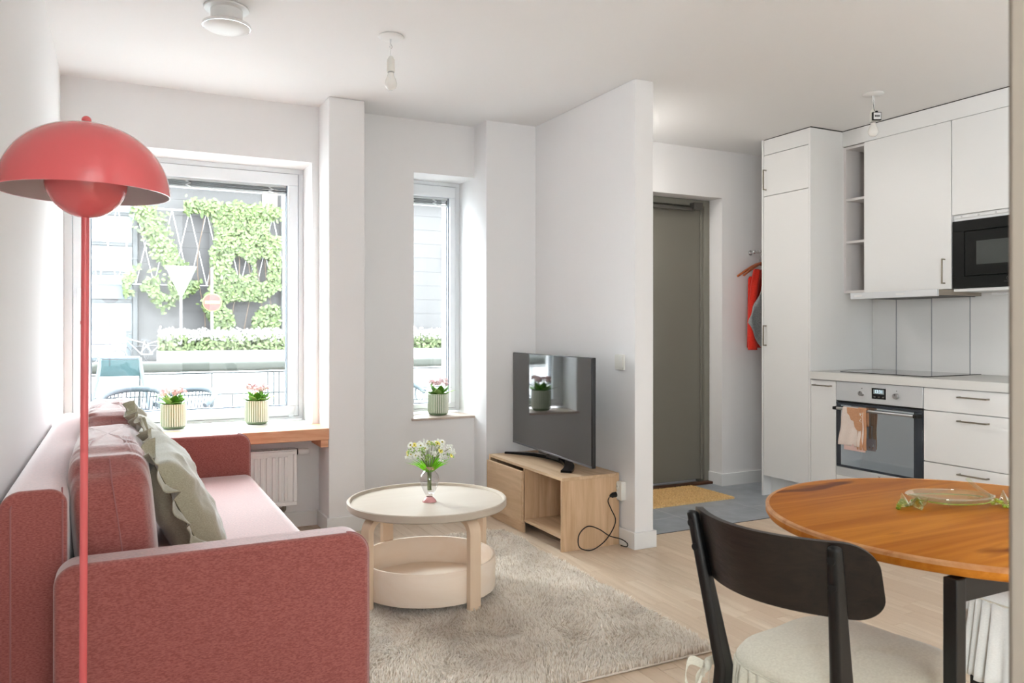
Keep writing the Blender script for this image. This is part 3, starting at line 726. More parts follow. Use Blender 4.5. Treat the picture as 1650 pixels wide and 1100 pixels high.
# ---------------- bench board and radiator ----------------
bn = empty('window_bench', (.4, 4.58, .538), 'thick pine shelf board under the wide window above the radiator', 'shelf')
B(L+.003, 4.452, .540, 1.078, 4.72, .605).build('shelf_board', M['bench'], parent=bn, bevel=.003)
B(1.035, 4.475, .495, 1.079, 4.715, .539).build('shelf_batten', M['bench'], parent=bn, bevel=.002)
ra = empty('radiator', (.45, 4.62, .155), 'white panel radiator with grooved front under the pine window shelf', 'radiator')
x0, x1, ya, yb, za, zb = -.02, .925, 4.585, 4.69, .158, .478
m = MB(); m.box(x0, ya+.012, za, x1, ya+.022, zb-.008)
n = int((x1-x0-.06)/.0333)
for i in range(n):
    xx_ = x0+.04+i*.0333; P = [(xx_, ya+.012), (xx_+.004, ya+.002), (xx_+.0195, ya+.002), (xx_+.0235, ya+.012)]
    m.prism(P, za+.028, zb-.04, 'z')
for (a, b, c, d_) in ((x0, za, x1, za+.02), (x0, zb-.028, x1, zb-.008), (x0, za+.02, x0+.02, zb-.028), (x1-.02, za+.02, x1, zb-.028)): m.box(a, ya, b, c, ya+.012, d_)
m.build('front_panel', M['rad'], parent=ra, bevel=.0015, seg=1)
B(x0, yb-.02, za, x1, yb-.008, zb-.01).build('rear_panel', M['rad'], parent=ra)
m = MB(); m.box(x1-.003, ya, za, x1, yb-.005, zb); m.box(x0, ya, za, x0+.003, yb-.005, zb); m.build('side_cover', M['rad'], parent=ra, bevel=.001, seg=1)
m = MB(); m.box(x0+.003, ya, zb-.006, x1-.003, ya+.01, zb); m.box(x0+.003, yb-.016, zb-.006, x1-.003, yb-.006, zb)
nb = int((x1-x0)/.0115)
for i in range(nb+1): xx_ = x0+.004+i*.0115; m.box(xx_, ya+.01, zb-.006, min(xx_+.004, x1-.003), yb-.016, zb)
m.box(x0+.003, ya+.045, zb-.006, x1-.003, ya+.052, zb)
m.build('top_grille', M['rad'], parent=ra)
B(x0+.01, ya+.025, za+.02, x1-.01, yb-.025, zb-.03).build('convector_core', M['radd'], parent=ra)
m = MB(); m.cyl((x1+.001, 4.635, .457), (x1+.012, 4.635, .457), .019, n=14); m.build('valve_ring', M['black'], parent=ra)
m = MB(); m.cyl((x1+.013, 4.635, .457), (x1+.04, 4.635, .457), .017, .019, n=20); m.cyl((x1+.04, 4.635, .457), (x1+.075, 4.635, .457), .019, .015, n=20); m.build('thermostat', M['rad'], parent=ra, smooth=40)
m = MB(); m.tube([(.86, 4.63, .157), (.86, 4.63, .13), (.86, 4.66, .115), (.86, 4.706, .115)], .011, 12); m.build('valve_pipe', M['brass'], parent=ra, smooth=50)
m = MB(); m.box(.2, 4.69, .2, .23, 4.72, .42); m.box(.7, 4.69, .2, .73, 4.72, .42); m.build('wall_bracket', M['rad'], parent=ra)

# ---------------- television on its unit ----------------
tu = empty('tv_unit', (2.26, 4.0, 0), 'low light oak media unit with one door and open bay under the television', 'cabinet')
X0, X1, Y0, Y1, ZT = 2.08, 2.44, 3.545, 4.446, .388
B(X0, Y0, ZT-.016, X1, Y1, ZT).build('top_panel', M['oak'], parent=tu, bevel=.0008, seg=1)
B(X0, Y0, 0, X1, Y0+.016, ZT-.0162).build('side_panel', M['oakz'], parent=tu, bevel=.0008, seg=1)
B(X0, Y1-.016, 0, X1, Y1, ZT-.0162).build('side_panel', M['oakz'], parent=tu, bevel=.0008, seg=1)
B(X0+.003, Y0+.0162, .066, X1-.01, Y1-.0162, .082).build('shelf', M['oak'], parent=tu, bevel=.0008, seg=1)
B(X0+.003, 3.97, .0822, X1-.01, 3.986, ZT-.0162).build('divider', M['oakz'], parent=tu)
B(X1-.008, Y0+.0162, .0822, X1-.003, Y1-.0162, ZT-.0162).build('back_panel', M['oakz'], parent=tu)
B(X0-.016, 3.976, .062, X0+.0, Y1-.001, .354).build('door_front', M['oak'], parent=tu, bevel=.0008, seg=1)
B(X0+.004, 3.99, .0, X0+.016, Y1-.02, .06).build('plinth', M['oak'], parent=tu)
tv = empty('television', (2.2, 3.9, ZT), 'black flat television on a curved stand reflecting the window', 'television')
tx = 2.235
rot = lambda y: 2.222+ (4.376-y)*.012
def slab(x0, x1, y0, y1, z0, z1): 
    m = MB(); m.box(x0, y0, z0, x1, y1, z1)
    m.v = [(x+(y-3.92)*.067, y, z) for x, y, z in m.v]; return m
slab(2.212, 2.234, 3.405, 4.445, .452, 1.022).build('tv_body', M['tvedge'], parent=tv, bevel=.002)
slab(2.2095, 2.2118, 3.411, 4.439, .464, 1.018).build('screen', M['tv'], parent=tv)
slab(2.209, 2.2119, 3.409, 4.441, .4525, .4635).build('chin_strip', M['tvsilver'], parent=tv, bevel=.001, seg=1)
slab(2.2405, 2.262, 3.62, 4.22, .50, .82).build('rear_housing', M['tvedge'], parent=tv, bevel=.006)
# curved foot: crescent from far left, forward, to near right
m = MB(); P = []; N = 30
ins = []; out = []
for i in range(N+1):
    t = i/N; a = radians(46 - 92*t); cxx, cyy, r = 1.815, 4.04, .52
    wv = .013 + .018*t
    xx_ = cxx + r*cos(a); yy_ = cyy + r*sin(a)
    out.append((xx_-wv*cos(a), yy_-wv*sin(a))); ins.append((xx_+wv*cos(a), yy_+wv*sin(a)))
V = []; F = []
for i in range(N+1):
    h = .389 + .012 + .01*sin(pi*i/N)
    V += [(*out[i], ZT+.001), (*ins[i], ZT+.001), (*ins[i], h), (*out[i], h)]
for i in range(N):
    for j in range(4): F.append((i*4+j, i*4+(j+1)%4, i*4+4+(j+1)%4, i*4+4+j))
F += [(3, 2, 1, 0), tuple(4*N+j for j in range(4))]
m.add(V, F); m.build('stand_foot', M['tvstand'], parent=tv, smooth=35)
m = MB(); m.box(2.30, 3.96, .401, 2.345, 4.11, .455); m.box(2.236, 3.98, .435, 2.34, 4.09, .50); m.build('stand_neck', M['tvedge'], parent=tv, bevel=.002)
# cable and socket
sk = empty('wall_socket', (2.452, 3.55, .24), 'white double wall socket with black plug beside the media unit', 'socket')
m = MB(); m.prism(rrect(3.503, .243, 3.592, .345, .006), 2.425, 2.4545, 'x'); m.build('socket_box', M['socket'], parent=sk, bevel=.002)
for z in (.318, .272):
    m = MB(); m.prism([(3.548+.019*cos(a), z+.019*sin(a)) for a in [2*pi*i/28 for i in range(28)]], 2.421, 2.4248, 'x'); m.build('socket_insert', M['sockin'] if False else M['socket'], parent=sk, smooth=40)
    m = MB(); 
    for dz in (-.009, .009): m.cyl((2.4208, 3.548+dz, z), (2.4212, 3.548+dz, z), .003, n=10)
    m.build('socket_holes', M['sockin'], parent=sk)
m = MB(); m.cyl((2.42, 3.548, .272), (2.39, 3.548, .270), .015, n=18); m.cyl((2.39, 3.548, .270), (2.378, 3.548, .266), .012, .007, n=18)
cb = empty('power_cable', (2.40, 3.50, 0), 'thin black power cable looped down from the wall socket', 'cable')
m.build('plug', M['rubber'], parent=cb, smooth=40)
pts = [(2.38, 3.548, .266), (2.365, 3.54, .24), (2.375, 3.525, .20), (2.385, 3.50, .15), (2.36, 3.49, .10), (2.31, 3.49, .045), (2.25, 3.50, .008), (2.20, 3.50, .008), (2.165, 3.515, .03), (2.17, 3.52, .09), (2.22, 3.515, .128), (2.28, 3.50, .11), (2.34, 3.49, .07), (2.40, 3.47, .05), (2.425, 3.45, .03), (2.43, 3.46, .008), (2.42, 3.50, .006)]
def smooth_pts(P, k=8):
    P = [Vector(p) for p in P]; out = []
    for i in range(len(P)-1):
        a, b, c, d = P[max(i-1, 0)], P[i], P[i+1], P[min(i+2, len(P)-1)]
        for j in range(k):
            t = j/k; out.append(.5*((2*b)+(c-a)*t+(2*a-5*b+4*c-d)*t*t+(3*b-a-3*c+d)*t**3))
    return out+[P[-1]]
m = MB(); m.tube(smooth_pts(pts), .003, 8); m.build('cable', M['rubber'], parent=cb, smooth=180)
sw = empty('light_switch', (2.452, 3.55, .95), 'white rocker light switch on the partition wall above the socket', 'switch')
m = MB(); m.prism(rrect(3.508, .948, 3.592, 1.032, .008), 2.4425, 2.4545, 'x'); m.build('switch_plate', M['socket'], parent=sw, bevel=.002)
m = MB(); m.prism(rrect(3.516, .96, 3.560, 1.02, .003), 2.4385, 2.4423, 'x'); m.build('rocker', M['socket'], parent=sw, bevel=.001)
# ---------------- dining table ----------------
tx, ty = 1.80, 1.17
dt = empty('dining_table', (tx, ty, 0), 'round oiled pine dining table on black square steel legs', 'table')
m = MB(); m.lathe([(0, .702), (.440, .702), (.452, .706), (.457, .714), (.457, .722)], (tx, ty, 0), 128); m.mi = 1
m.lathe([(.457, .722), (.4575, .729), (.455, .7315), (.452, .7322), (.4505, .7305), (.448, .7305)], (tx, ty, 0), 128); m.mi = 0
m.lathe([(.448, .7305), (.446, .7315), (0, .7315)], (tx, ty, 0), 128)
m.build('tabletop', [M['pinetop'], M['pineedge']], parent=dt, smooth=35)
for (x, y) in ((1.412, .945), (2.188, .945), (1.70, 1.50), (2.188, 1.395)):
    B(x-.014, y-.014, 0, x+.014, y+.014, .7015).build('leg', M['black'], parent=dt, bevel=.002)
for y in (.945,): B(1.427, y-.01, .655, 2.173, y+.01, .7015).build('apron', M['black'], parent=dt, bevel=.002)
for x in (2.188,): B(x-.01, .960, .655, x+.01, 1.380, .7015).build('apron', M['black'], parent=dt, bevel=.002)
# glass bowl in the shape of a fish-like leaf
gb = empty('glass_bowl', (1.85, 1.25, .7315), 'leaf-shaped clear and green glass bowl with curled ends on the dining table', 'bowl')
ax = Vector((.62, -.40, 0)).normalized(); bx = Vector((-ax.y, ax.x, 0)); gc = Vector((1.853, 1.252, .7318))
def bowl_pt(u, v, k):   # u along -1..1, v across -1..1
    wv = .068*(1-abs(u)**2.2)**.75; z = .001+.030*(abs(u)**2.6*.75 + (v*v)*.75*(1-abs(u)**3)) 
    return gc + ax*(u*.105) + bx*(v*wv) + Vector((0, 0, min(z, .034)+k))
n1, n2 = 30, 14; m = MB()
for k, fl in ((0, 1), (.0035, -1)):
    V = [bowl_pt(-1+2*i/n1, (-1+2*j/n2)*(1 if k == 0 else .96), k) for i in range(n1+1) for j in range(n2+1)]
    F = [(i*(n2+1)+j, i*(n2+1)+j+1, (i+1)*(n2+1)+j+1, (i+1)*(n2+1)+j) for i in range(n1) for j in range(n2)]
    m.add(V, F)
m.build('bowl_body', M['gclear'], parent=gb, smooth=180, fix=False)
rim = [bowl_pt(-1+2*i/40, 1, .002) for i in range(41)] + [bowl_pt(1-2*i/40, -1, .002) for i in range(1, 41)]
m = MB(); m.tube(rim, .0023, 8); m.build('bowl_rim', M['gclear'], parent=gb, smooth=180)
m = MB(); m.tube([bowl_pt(-.85+1.7*i/30, .93, -.006) for i in range(31)], .0018, 6); m.tube([bowl_pt(-.85+1.7*i/30, -.93, -.006) for i in range(31)], .0018, 6); m.build('green_line', M['gglassd'], parent=gb, smooth=180)
random.seed(2)
def frill(p0, dirs, name, ln, wd):
    d = Vector(dirs).normalized(); s = Vector((-d.y, d.x, 0)); m = MB(); V = []; F = []; n = 22
    for i in range(n+1):
        t = i/n; w_ = wd*sin(pi*min(1, t*.9+.1))**.7; z = .012+.012*sin(t*13)+.012*t
        c = p0+d*ln*t
        V += [c+s*w_+Vector((0, 0, z+.006*sin(t*25))), c+Vector((0, 0, .004+.01*t)), c-s*w_*1.0+Vector((0, 0, z+.006*cos(t*22)))]
    for i in range(n): F += [(i*3, i*3+1, i*3+4, i*3+3), (i*3+1, i*3+2, i*3+5, i*3+4)]
    m.add(V, F); o = m.build(name, M['gglass'], parent=gb, smooth=180, fix=False); sd = o.modifiers.new('t', 'SOLIDIFY'); sd.thickness = .003
    m = MB()
    for q in range(11):
        t = q/10; w_ = wd*sin(pi*min(1, t*.9+.1))**.7; m.sphere(p0+d*ln*t-s*w_+Vector((0, 0, .010+.008*sin(t*13))), .0052, 10, 7, (1.3, 1, .9))
    m.build('glass_beads', M['gglassd'], parent=gb, smooth=180)
frill(gc+ax*-.075+bx*-.035, (-.75, .05, 0), 'glass_leaf', .085, .022)
frill(gc+ax*.095+bx*-.002, (.9, -.42, 0), 'glass_leaf', .075, .020)
m = MB(); m.tube(smooth_pts([gc+ax*.10+Vector((0, 0, .022)), gc+ax*.085+bx*.02+Vector((0, 0, .033)), gc+ax*.075+bx*.045+Vector((0, 0, .044)), gc+ax*.065+bx*.055+Vector((0, 0, .058))]), .005, 10, rs=None)
m.build('glass_sprig', M['gclear'], parent=gb, smooth=180)

# ---------------- dining chairs ----------------
def make_chair():
    r = empty('dining_chair', (0, 0, 0))
    tag(r, 'black ash dining chair with curved backrest seen from behind, nearest at the table', 'chair', 'dining chairs at the round table')
    bk = M['black']
    for s in (1, -1):
        y = s*.163
        P = [(-.20, .797), (-.179, .797), (-.102, .47), (-.104, .42), (-.125, 0), (-.150, 0), (-.147, .42), (-.145, .47)]
        m = MB(); m.prism(P, -.0125, .0125, 'y'); yz = lambda z: s*(.137+.026*(z-.47)/.33 if z > .47 else .137+.03*(.47-z)/.47)
        m.v = [(a, b+yz(c), c) for a, b, c in m.v]; lg = m.build('leg', bk, parent=r, bevel=.009, seg=4)
        for z, x in ((.772, -.1965), (.722, -.1885)):
            m = MB(); m.cyl((x+.001, yz(z), z), (x-.0016, yz(z), z), .0075, n=18)
            m.build('screw_cap', M['rubber'], parent=lg, smooth=40)
    for s in (1, -1):
        P = [(.285, 0), (.308, 0), (.318, .43), (.283, .43)]
        m = MB(); m.prism(P, s*.165-.0125, s*.165+.0125, 'y'); m.build('leg', bk, parent=r, bevel=.005)
    def seatpoly(grow=0, n=56):
        pts = []
        for i in range(n):
            a = 2*pi*i/n; c, s_ = cos(a), sin(a); e = .52
            x = math.copysign(abs(c)**e, c); y = math.copysign(abs(s_)**e, s_)
            hw = (.168 + .018*(x+1)/2)
            pts.append((.105 + x*(.195+grow), .012+y*(hw+grow)))
        return pts
    m = MB(); m.prism(seatpoly(-.012), .430, .448, 'z'); m.build('seat', bk, parent=r, smooth=40)
    # padded cover
    V = []; F = []; n = 56; rings = [(0, .449), (.004, .462), (.004, .476), (-.006, .487), (-.03, .495), (-.07, .499), (-.12, .501), (-.16, .502)]
    for k, (g, z) in enumerate(rings):
        for x, y in seatpoly(g if k < 3 else 0, n):
            f = 1 if k < 3 else 1 + g/.2
            q = Vector((x*9, y*9, k*.1)); dz = noise.noise(q)*.006*(k > 2)
            V.append((.105+(x-.105)*f, .012+(y-.012)*f, z+dz))
    for k in range(len(rings)-1):
        for j in range(n): F.append((k*n+j, k*n+(j+1)%n, (k+1)*n+(j+1)%n, (k+1)*n+j))
    F.append(tuple((len(rings)-1)*n+j for j in range(n)))
    m = MB(); m.add(V, F); cv = m.build('seat_cover', M['cream'], parent=r, smooth=180)
    # gathered skirt
    V = []; F = []; n = 448; P = seatpoly(.004, n); rows = 12; 
    for k in range(rows):
        f = k/(rows-1)
        for j, (x, y) in enumerate(P):
            d = Vector((x-.105, y-.012)); d.normalize(); ph = j/n*2*pi*46; big = noise.noise(Vector((j*.06, 0, 2)))
            amp = .003+.010*f**.8
            o = amp*(sin(ph+2*big)+.35*sin(ph*.5+1)) + .016*f + .012*big*f
            V.append((x+d.x*o, y+d.y*o, .466 - .205*f - .004*sin(ph*.5)*f + .003*random.uniform(-1, 1)*(k == rows-1)))
    for k in range(rows-1):
        for j in range(n): F.append((k*n+j, k*n+(j+1)%n, (k+1)*n+(j+1)%n, (k+1)*n+j))
    m = MB(); m.add(V, F); sk = m.build('cover_skirt', M['cream'], parent=r, smooth=180, fix=False); sd = sk.modifiers.new('t', 'SOLIDIFY'); sd.thickness = .002
    m = MB(); m.tube([(x, y, .4665) for x, y in seatpoly(.0055, 112)] + [(*seatpoly(.0055, 112)[0], .4665)], .0022, 6); m.build('piping', M['cream'], parent=cv, smooth=180)
    # ties knotted round the rear legs
    for s in (1, -1):
        m = MB(); y = s*.183; x = -.115
        for pth in ([(-.085, s*.17, .464), (-.12, y+s*.006, .458), (-.150, s*.165, .452), (-.135, y+s*.004, .445)],
                    [(x-.01, y, .452), (x-.045, y+s*.015, .468), (x-.06, y+s*.012, .43), (x-.04, y+s*.008, .40), (x-.012, y+s*.004, .448)],
                    [(x, y, .452), (x-.02, y+s*.02, .42), (x-.015, y+s*.022, .37), (x-.03, y+s*.018, .31)],
                    [(x, y, .452), (x+.02, y+s*.02, .41), (x+.012, y+s*.02, .35), (x+.02, y+s*.018, .29)]):
            pp = smooth_pts(pth, 6); m.strip(pp, Vector((.2, .1, 1)).normalized()*.009, [Vector((.2, s, 0)).normalized()]*len(pp), .002)
        m.sphere((x-.005, y+s*.004, .452), .011, 10, 8); m.build('tie', M['cream'], parent=cv, smooth=60)
    # curved backrest board
    V = []; F = []; nu, nv = 48, 14; yE = .205; z0, z1 = .660, .800; rc = .045
    def bpt(u, v, side):
        y = u*yE; z = z0+(z1-z0)*v; edge = yE-abs(y)
        # rounded ends
        if edge < rc:
            q = math.sqrt(max(0, rc*rc-(rc-edge)**2)); lo, hi = z0+rc-q, z1-rc+q
        else: lo, hi = z0, z1
        z = lo+(hi-lo)*v
        x = -.226+.095*(y/yE)**2 + .062*(z1-z)/(z1-z0)*.55
        nx = Vector((1, -2*.095*y/yE**2*1.0, 0)).normalized()
        return Vector((x, y, z)) + nx*(side*.0065)
    us = [math.sin(pi/2*(-1+2*i/nu)) for i in range(nu+1)]
    for side in (-1, 1):
        for u in us:
            for j in range(nv+1): V.append(bpt(u, j/nv, side))
    w_ = nv+1; off = (nu+1)*w_
    for i in range(nu):
        for j in range(nv):
            F.append((i*w_+j, i*w_+j+1, (i+1)*w_+j+1, (i+1)*w_+j)); F.append((off+i*w_+j, off+(i+1)*w_+j, off+(i+1)*w_+j+1, off+i*w_+j+1))
        F.append((i*w_, (i+1)*w_, off+(i+1)*w_, off+i*w_)); F.append((i*w_+nv, off+i*w_+nv, off+(i+1)*w_+nv, (i+1)*w_+nv))
    for j in range(nv):
        F.append((j, off+j, off+j+1, j+1)); F.append((nu*w_+j, nu*w_+j+1, off+nu*w_+j+1, off+nu*w_+j))
    m = MB(); m.add(V, F); m.build('backrest', M['blackash'], parent=r, smooth=45)
    return r
ch = make_chair()
ch2 = copy_tree(ch)
ch.location = (1.268, 1.138, 0); ch.rotation_euler = (0, 0, radians(7.3))
ch2.location = (2.315, 1.185, 0); ch2.rotation_euler = (0, 0, pi)
ch2['label'] = 'dining chair with white ruffled seat cover on the far right side of the table'
for c in ch2.children:
    if c.name.startswith(('seat_cover', 'cover_skirt')):
        c.data = c.data.copy(); c.data.materials[0] = M['whitecloth']

# ---------------- kitchen ----------------
CX = 4.06; cab = M['cab']; T = .018
def bow(parent, c, length, axis, out=(-1, 0, 0), name='handle'):
    """square bow handle, c = centre on the door face"""
    c = Vector(c); o = Vector(out); a = Vector({'y': (0, 1, 0), 'z': (0, 0, 1)}[axis]); m = MB(); h = length/2; r = .004
    def bar(p, q):
        lo = Vector([min(p[i], q[i])-r for i in range(3)]); hi = Vector([max(p[i], q[i])+r for i in range(3)]); m.box(*lo, *hi)
    bar(c-a*h+o*.028, c+a*h+o*.028); bar(c-a*h+o*.0045, c-a*h+o*.0235); bar(c+a*h+o*.0045, c+a*h+o*.0235)
    return m.build(name, M['handle'], parent=parent, bevel=.0012, seg=1)
def front(parent, name, y0, y1, z0, z1, x=CX):
    g = .0015; return B(x-.019, y0+g, z0+g, x, y1-g, z1-g).build(name, cab, parent=parent, bevel=.0012, seg=1)
F0 = CX+.019
# tall cabinet
tc = empty('tall_cabinet', (4.36, 3.93, 0), 'tall white kitchen cabinet with two doors left of the counter', 'cabinet')
B(CX-.002, 4.125, 0, 4.655, 4.140, 2.497).build('side_panel', cab, parent=tc, bevel=.001, seg=1)
B(CX-.002, 3.705, 0, 4.655, 3.722, 2.493).build('side_panel', cab, parent=tc, bevel=.001, seg=1)
m = MB(); m.box(F0+.004, 3.7225, .14, 4.655, 4.1245, 2.386); m.build('carcass', cab, parent=tc)
d1 = front(tc, 'door', 3.7225, 4.1245, 2.099, 2.386, F0); d2 = front(tc, 'door', 3.7225, 4.1245, .142, 2.098, F0)
B(F0-.016, 3.724, 2.389, F0, 4.123, 2.494).build('filler_panel', cab, parent=tc)
B(CX+.07, 3.7225, 0, CX+.085, 4.1245, .139).build('plinth', cab, parent=tc)
bow(d1, (F0-.019, 4.098, 2.212), .135, 'z'); bow(d2, (F0-.019, 4.098, 1.125), .135, 'z')
# narrow base cabinet
nc = empty('base_cabinet', (4.36, 3.6, 0), 'narrow white base cabinet with one handle left of the oven', 'cabinet')
B(F0+.004, 3.502, .14, 4.655, 3.704, .845).build('carcass', cab, parent=nc)
d = front(nc, 'door', 3.502, 3.704, .142, .842, F0); bow(d, (F0-.019, 3.60, .808), .13, 'y')
# oven
ov = empty('oven', (4.36, 3.2, .14), 'built-in steel and black glass oven with tea towel on its handle', 'oven')
B(F0+.004, 2.902, .14, 4.655, 3.500, .845).build('oven_housing', cab, parent=ov)
XO = F0-.022
pn = B(XO, 2.903, .722, F0+.003, 3.499, .842).build('control_panel', M['steelw'], parent=ov, bevel=.002)
for y in (3.306, 3.068):
    m = MB(); m.cyl((XO-.0002, y, .778), (XO-.018, y, .778), .0165, .0155, n=28); kn = m.build('knob', M['steel'], parent=ov, smooth=40, bevel=0)
    m = MB(); m.cyl((XO-.0002, y, .808), (XO-.0008, y, .808), .003, n=10); m.box(XO-.0188, y-.0015, .779, XO-.0182, y+.0015, .792); m.build('marking', M['rubber'], parent=kn)
dsp = B(XO-.0012, 3.140, .752, XO-.0001, 3.236, .816).build('display', M['display'], parent=ov)
B(XO-.0016, 3.152, .782, XO-.0013, 3.224, .808).build('display_window', mat('lcd', (.62, .66, .68), .3), parent=dsp)
def text(name, s, size, loc, rot, mt, parent=None, ext=.0003):
    c = bpy.data.curves.new(name, 'FONT'); c.body = s; c.size = size; c.extrude = ext; c.align_x = 'CENTER'; c.align_y = 'CENTER'
    o = bpy.data.objects.new(name, c); COL.objects.link(o); c.materials.append(mt); o.rotation_euler = rot
    me = bpy.data.meshes.new_from_object(o, depsgraph=bpy.context.evaluated_depsgraph_get()); bpy.data.objects.remove(o)
    o = bpy.data.objects.new(name, me); COL.objects.link(o); o.rotation_euler = rot; o.parent = parent; o.location = Vector(loc)-wloc(parent)
    return o
text('clock_digits', '13:31', .026, (XO-.0021, 3.188, .795), (pi/2, 0, -pi/2), M['digits'], dsp)
for i in range(3): B(XO-.0016, 3.150+i*.03, .760, XO-.0013, 3.164+i*.03, .768).build('button', M['sockin'], parent=dsp)
B(F0-.016, 2.905, .712, F0+.003, 3.497, .7215).build('vent_gap', M['rubber'], parent=ov)
m = MB()
for (a, b, c, e_) in ((2.905, .308, 3.497, .322), (2.905, .695, 3.497, .711), (2.905, .322, 2.958, .695), (3.462, .322, 3.497, .695)): m.box(XO, a, b, F0+.003, c, e_)
od = m.build('oven_door', M['ovendark'], parent=ov, bevel=.0015, seg=1)
B(XO+.0005, 2.958, .322, XO+.006, 3.462, .695).build('oven_glass', M['ovenglass'], parent=od)
m = MB(); m.tube([(XO-.034, 2.93, .676), (XO-.034, 3.472, .676)], .0085, 14); 
m.build('door_handle', M['steel'], parent=od, smooth=40)
m = MB(); m.prism(rrect(2.908, .666, 2.934, .686, .004), XO-.044, XO-.0003, 'x'); m.prism(rrect(3.464, .666, 3.49, .686, .004), XO-.044, XO-.0003, 'x'); m.build('handle_bracket', M['rubber'], parent=od, bevel=.002)
B(XO, 2.903, .255, F0+.003, 3.499, .3065).build('lower_trim', M['steelw'], parent=ov, bevel=.0015, seg=1)
m = MB(); m.tube([(XO-.0006, 3.192, .291), (XO-.0006, 3.182, .286), (XO-.0006, 3.192, .281)], .0014, 5); m.tube([(XO-.0006, 3.176, .291), (XO-.0006, 3.186, .286), (XO-.0006, 3.176, .281)], .0014, 5); m.build('emblem', M['sockin'], parent=ov)
B(F0-.019, 2.903, .142, F0, 3.499, .2535).build('lower_drawer', cab, parent=ov, bevel=.001, seg=1)
# towel over the handle
tw = empty('tea_towel', (XO-.04, 3.33, .42), 'white tea towel with tan leaf print hanging from the oven handle', 'towel')
def hang(y0, y1, zt, zb, xo, th, sl):
    V = []; F = []; ny, nz = 14, 26; r = .0115
    path = []
    for k in range(nz+1):
        s = k/nz*(zt-zb); path.append((xo-r-.001-.003*sin(k*.35), zt-s))
    top = [(xo+r*cos(a), zt+.0+r*sin(a)) for a in [pi*i/8 for i in range(0, 9)]]
    back = [(xo+r+.0, zt-.10*(1-i/6)) for i in range(6)]
    pth = back+top+path[1:]
    for (x, z) in pth:
        dd = max(0, (zt-z)/(zt-zb))
        for j in range(ny+1):
            y = y0+(y1-y0)*j/ny; V.append((x-.004*sin(j*1.1+z*10)*dd-.001, y+sl*dd*(j/ny), z))
    w_ = ny+1
    for i in range(len(pth)-1):
        for j in range(ny): F.append((i*w_+j, i*w_+j+1, (i+1)*w_+j+1, (i+1)*w_+j))
    m = MB(); m.add(V, F); return m
hx = XO-.034
o = hang(3.258, 3.41, .680, .455, hx, .002, .03).build('towel_cloth', M['towel'], parent=tw, smooth=180, fix=False); o.modifiers.new('t', 'SOLIDIFY').thickness = .002
m = hang(3.238, 3.30, .683, .44, hx, .002, .0); o = m.build('folded_edge', M['towelb'], parent=tw, smooth=180, fix=False); o.modifiers.new('t', 'SOLIDIFY').thickness = .002
o = B(hx-.0125, 3.245, .428, hx-.0105, 3.40, .50).build('under_layer', M['towelp'], parent=tw)
m = MB()   # tan lobed print lying on the cloth
lob = [(3.262, .69), (3.375, .69), (3.372, .655), (3.355, .64), (3.345, .615), (3.325, .61), (3.318, .575), (3.300, .555), (3.278, .553), (3.262, .57)]
lob = [(a, b) for a, b in lob]
m.prism(lob, hx-.0172, hx-.0166, 'x'); m.build('leaf_print', M['towelb'], parent=tw)
m = MB(); random.seed(4)
for k in range(16): m.sphere((hx-.0176, 3.272+random.uniform(-.006, .01), .665-random.uniform(0, .06)), .0024, 6, 4, (.25, 1, 1.2))
m.build('print_dots', M['petalw'], parent=tw)
# drawers
du = empty('drawer_unit', (4.36, 2.6, 0), 'white three-drawer base unit with bow handles right of the oven', 'drawers')
B(F0+.004, 2.302, .14, 4.655, 2.900, .845).build('carcass', cab, parent=du)
for z0, z1, hz in ((.716, .842, .803), (.429, .714, .675), (.142, .427, .388)):
    d = front(du, 'drawer', 2.302, 2.900, z0, z1, F0); bow(d, (F0-.019, 2.605, hz), .155, 'y')
B(CX-.002, 2.282, 0, 4.655, 2.3, .845).build('side_panel', cab, parent=du)
pl = tag(B(CX+.07, 2.302, 0, CX+.085, 3.704, .138).build('plinth', cab), 'white recessed plinth board along the foot of the base cabinets', 'plinth')
wt = tag(B(CX-.012, 2.28, .8455, 4.655, 3.704, .895).build('worktop', [M['worktop']], bevel=.002), 'light grey laminate kitchen worktop with pale front edge', 'worktop')
B(CX-.0135, 2.28, .846, CX-.0122, 3.704, .8935).build('edge_band', mat('worktop edge', (.88,.875,.86), .45), parent=wt)
hb = tag(B(4.135, 2.93, .8955, 4.632, 3.535, .9).build('hob', M['hob'], bevel=.001, seg=1), 'black glass induction hob set in the worktop', 'hob')
sp = empty('splashback', (4.655, 3.0, .9), 'glossy pale glass splashback panels behind the hob', 'splashback')
for a, b in ((2.3, 3.009), (3.012, 3.262), (3.265, 3.516), (3.519, 3.703)): B(4.648, a, .8955, 4.658, b, 1.405).build('panel', M['splash'], parent=sp, bevel=.0008, seg=1)
m = MB()
for y in (3.0105, 3.2635, 3.5175): m.box(4.6465, y-.0016, .8955, 4.6595, y+.0016, 1.405)
m.build('joint', M['seal_or_shadow_line'], parent=sp)
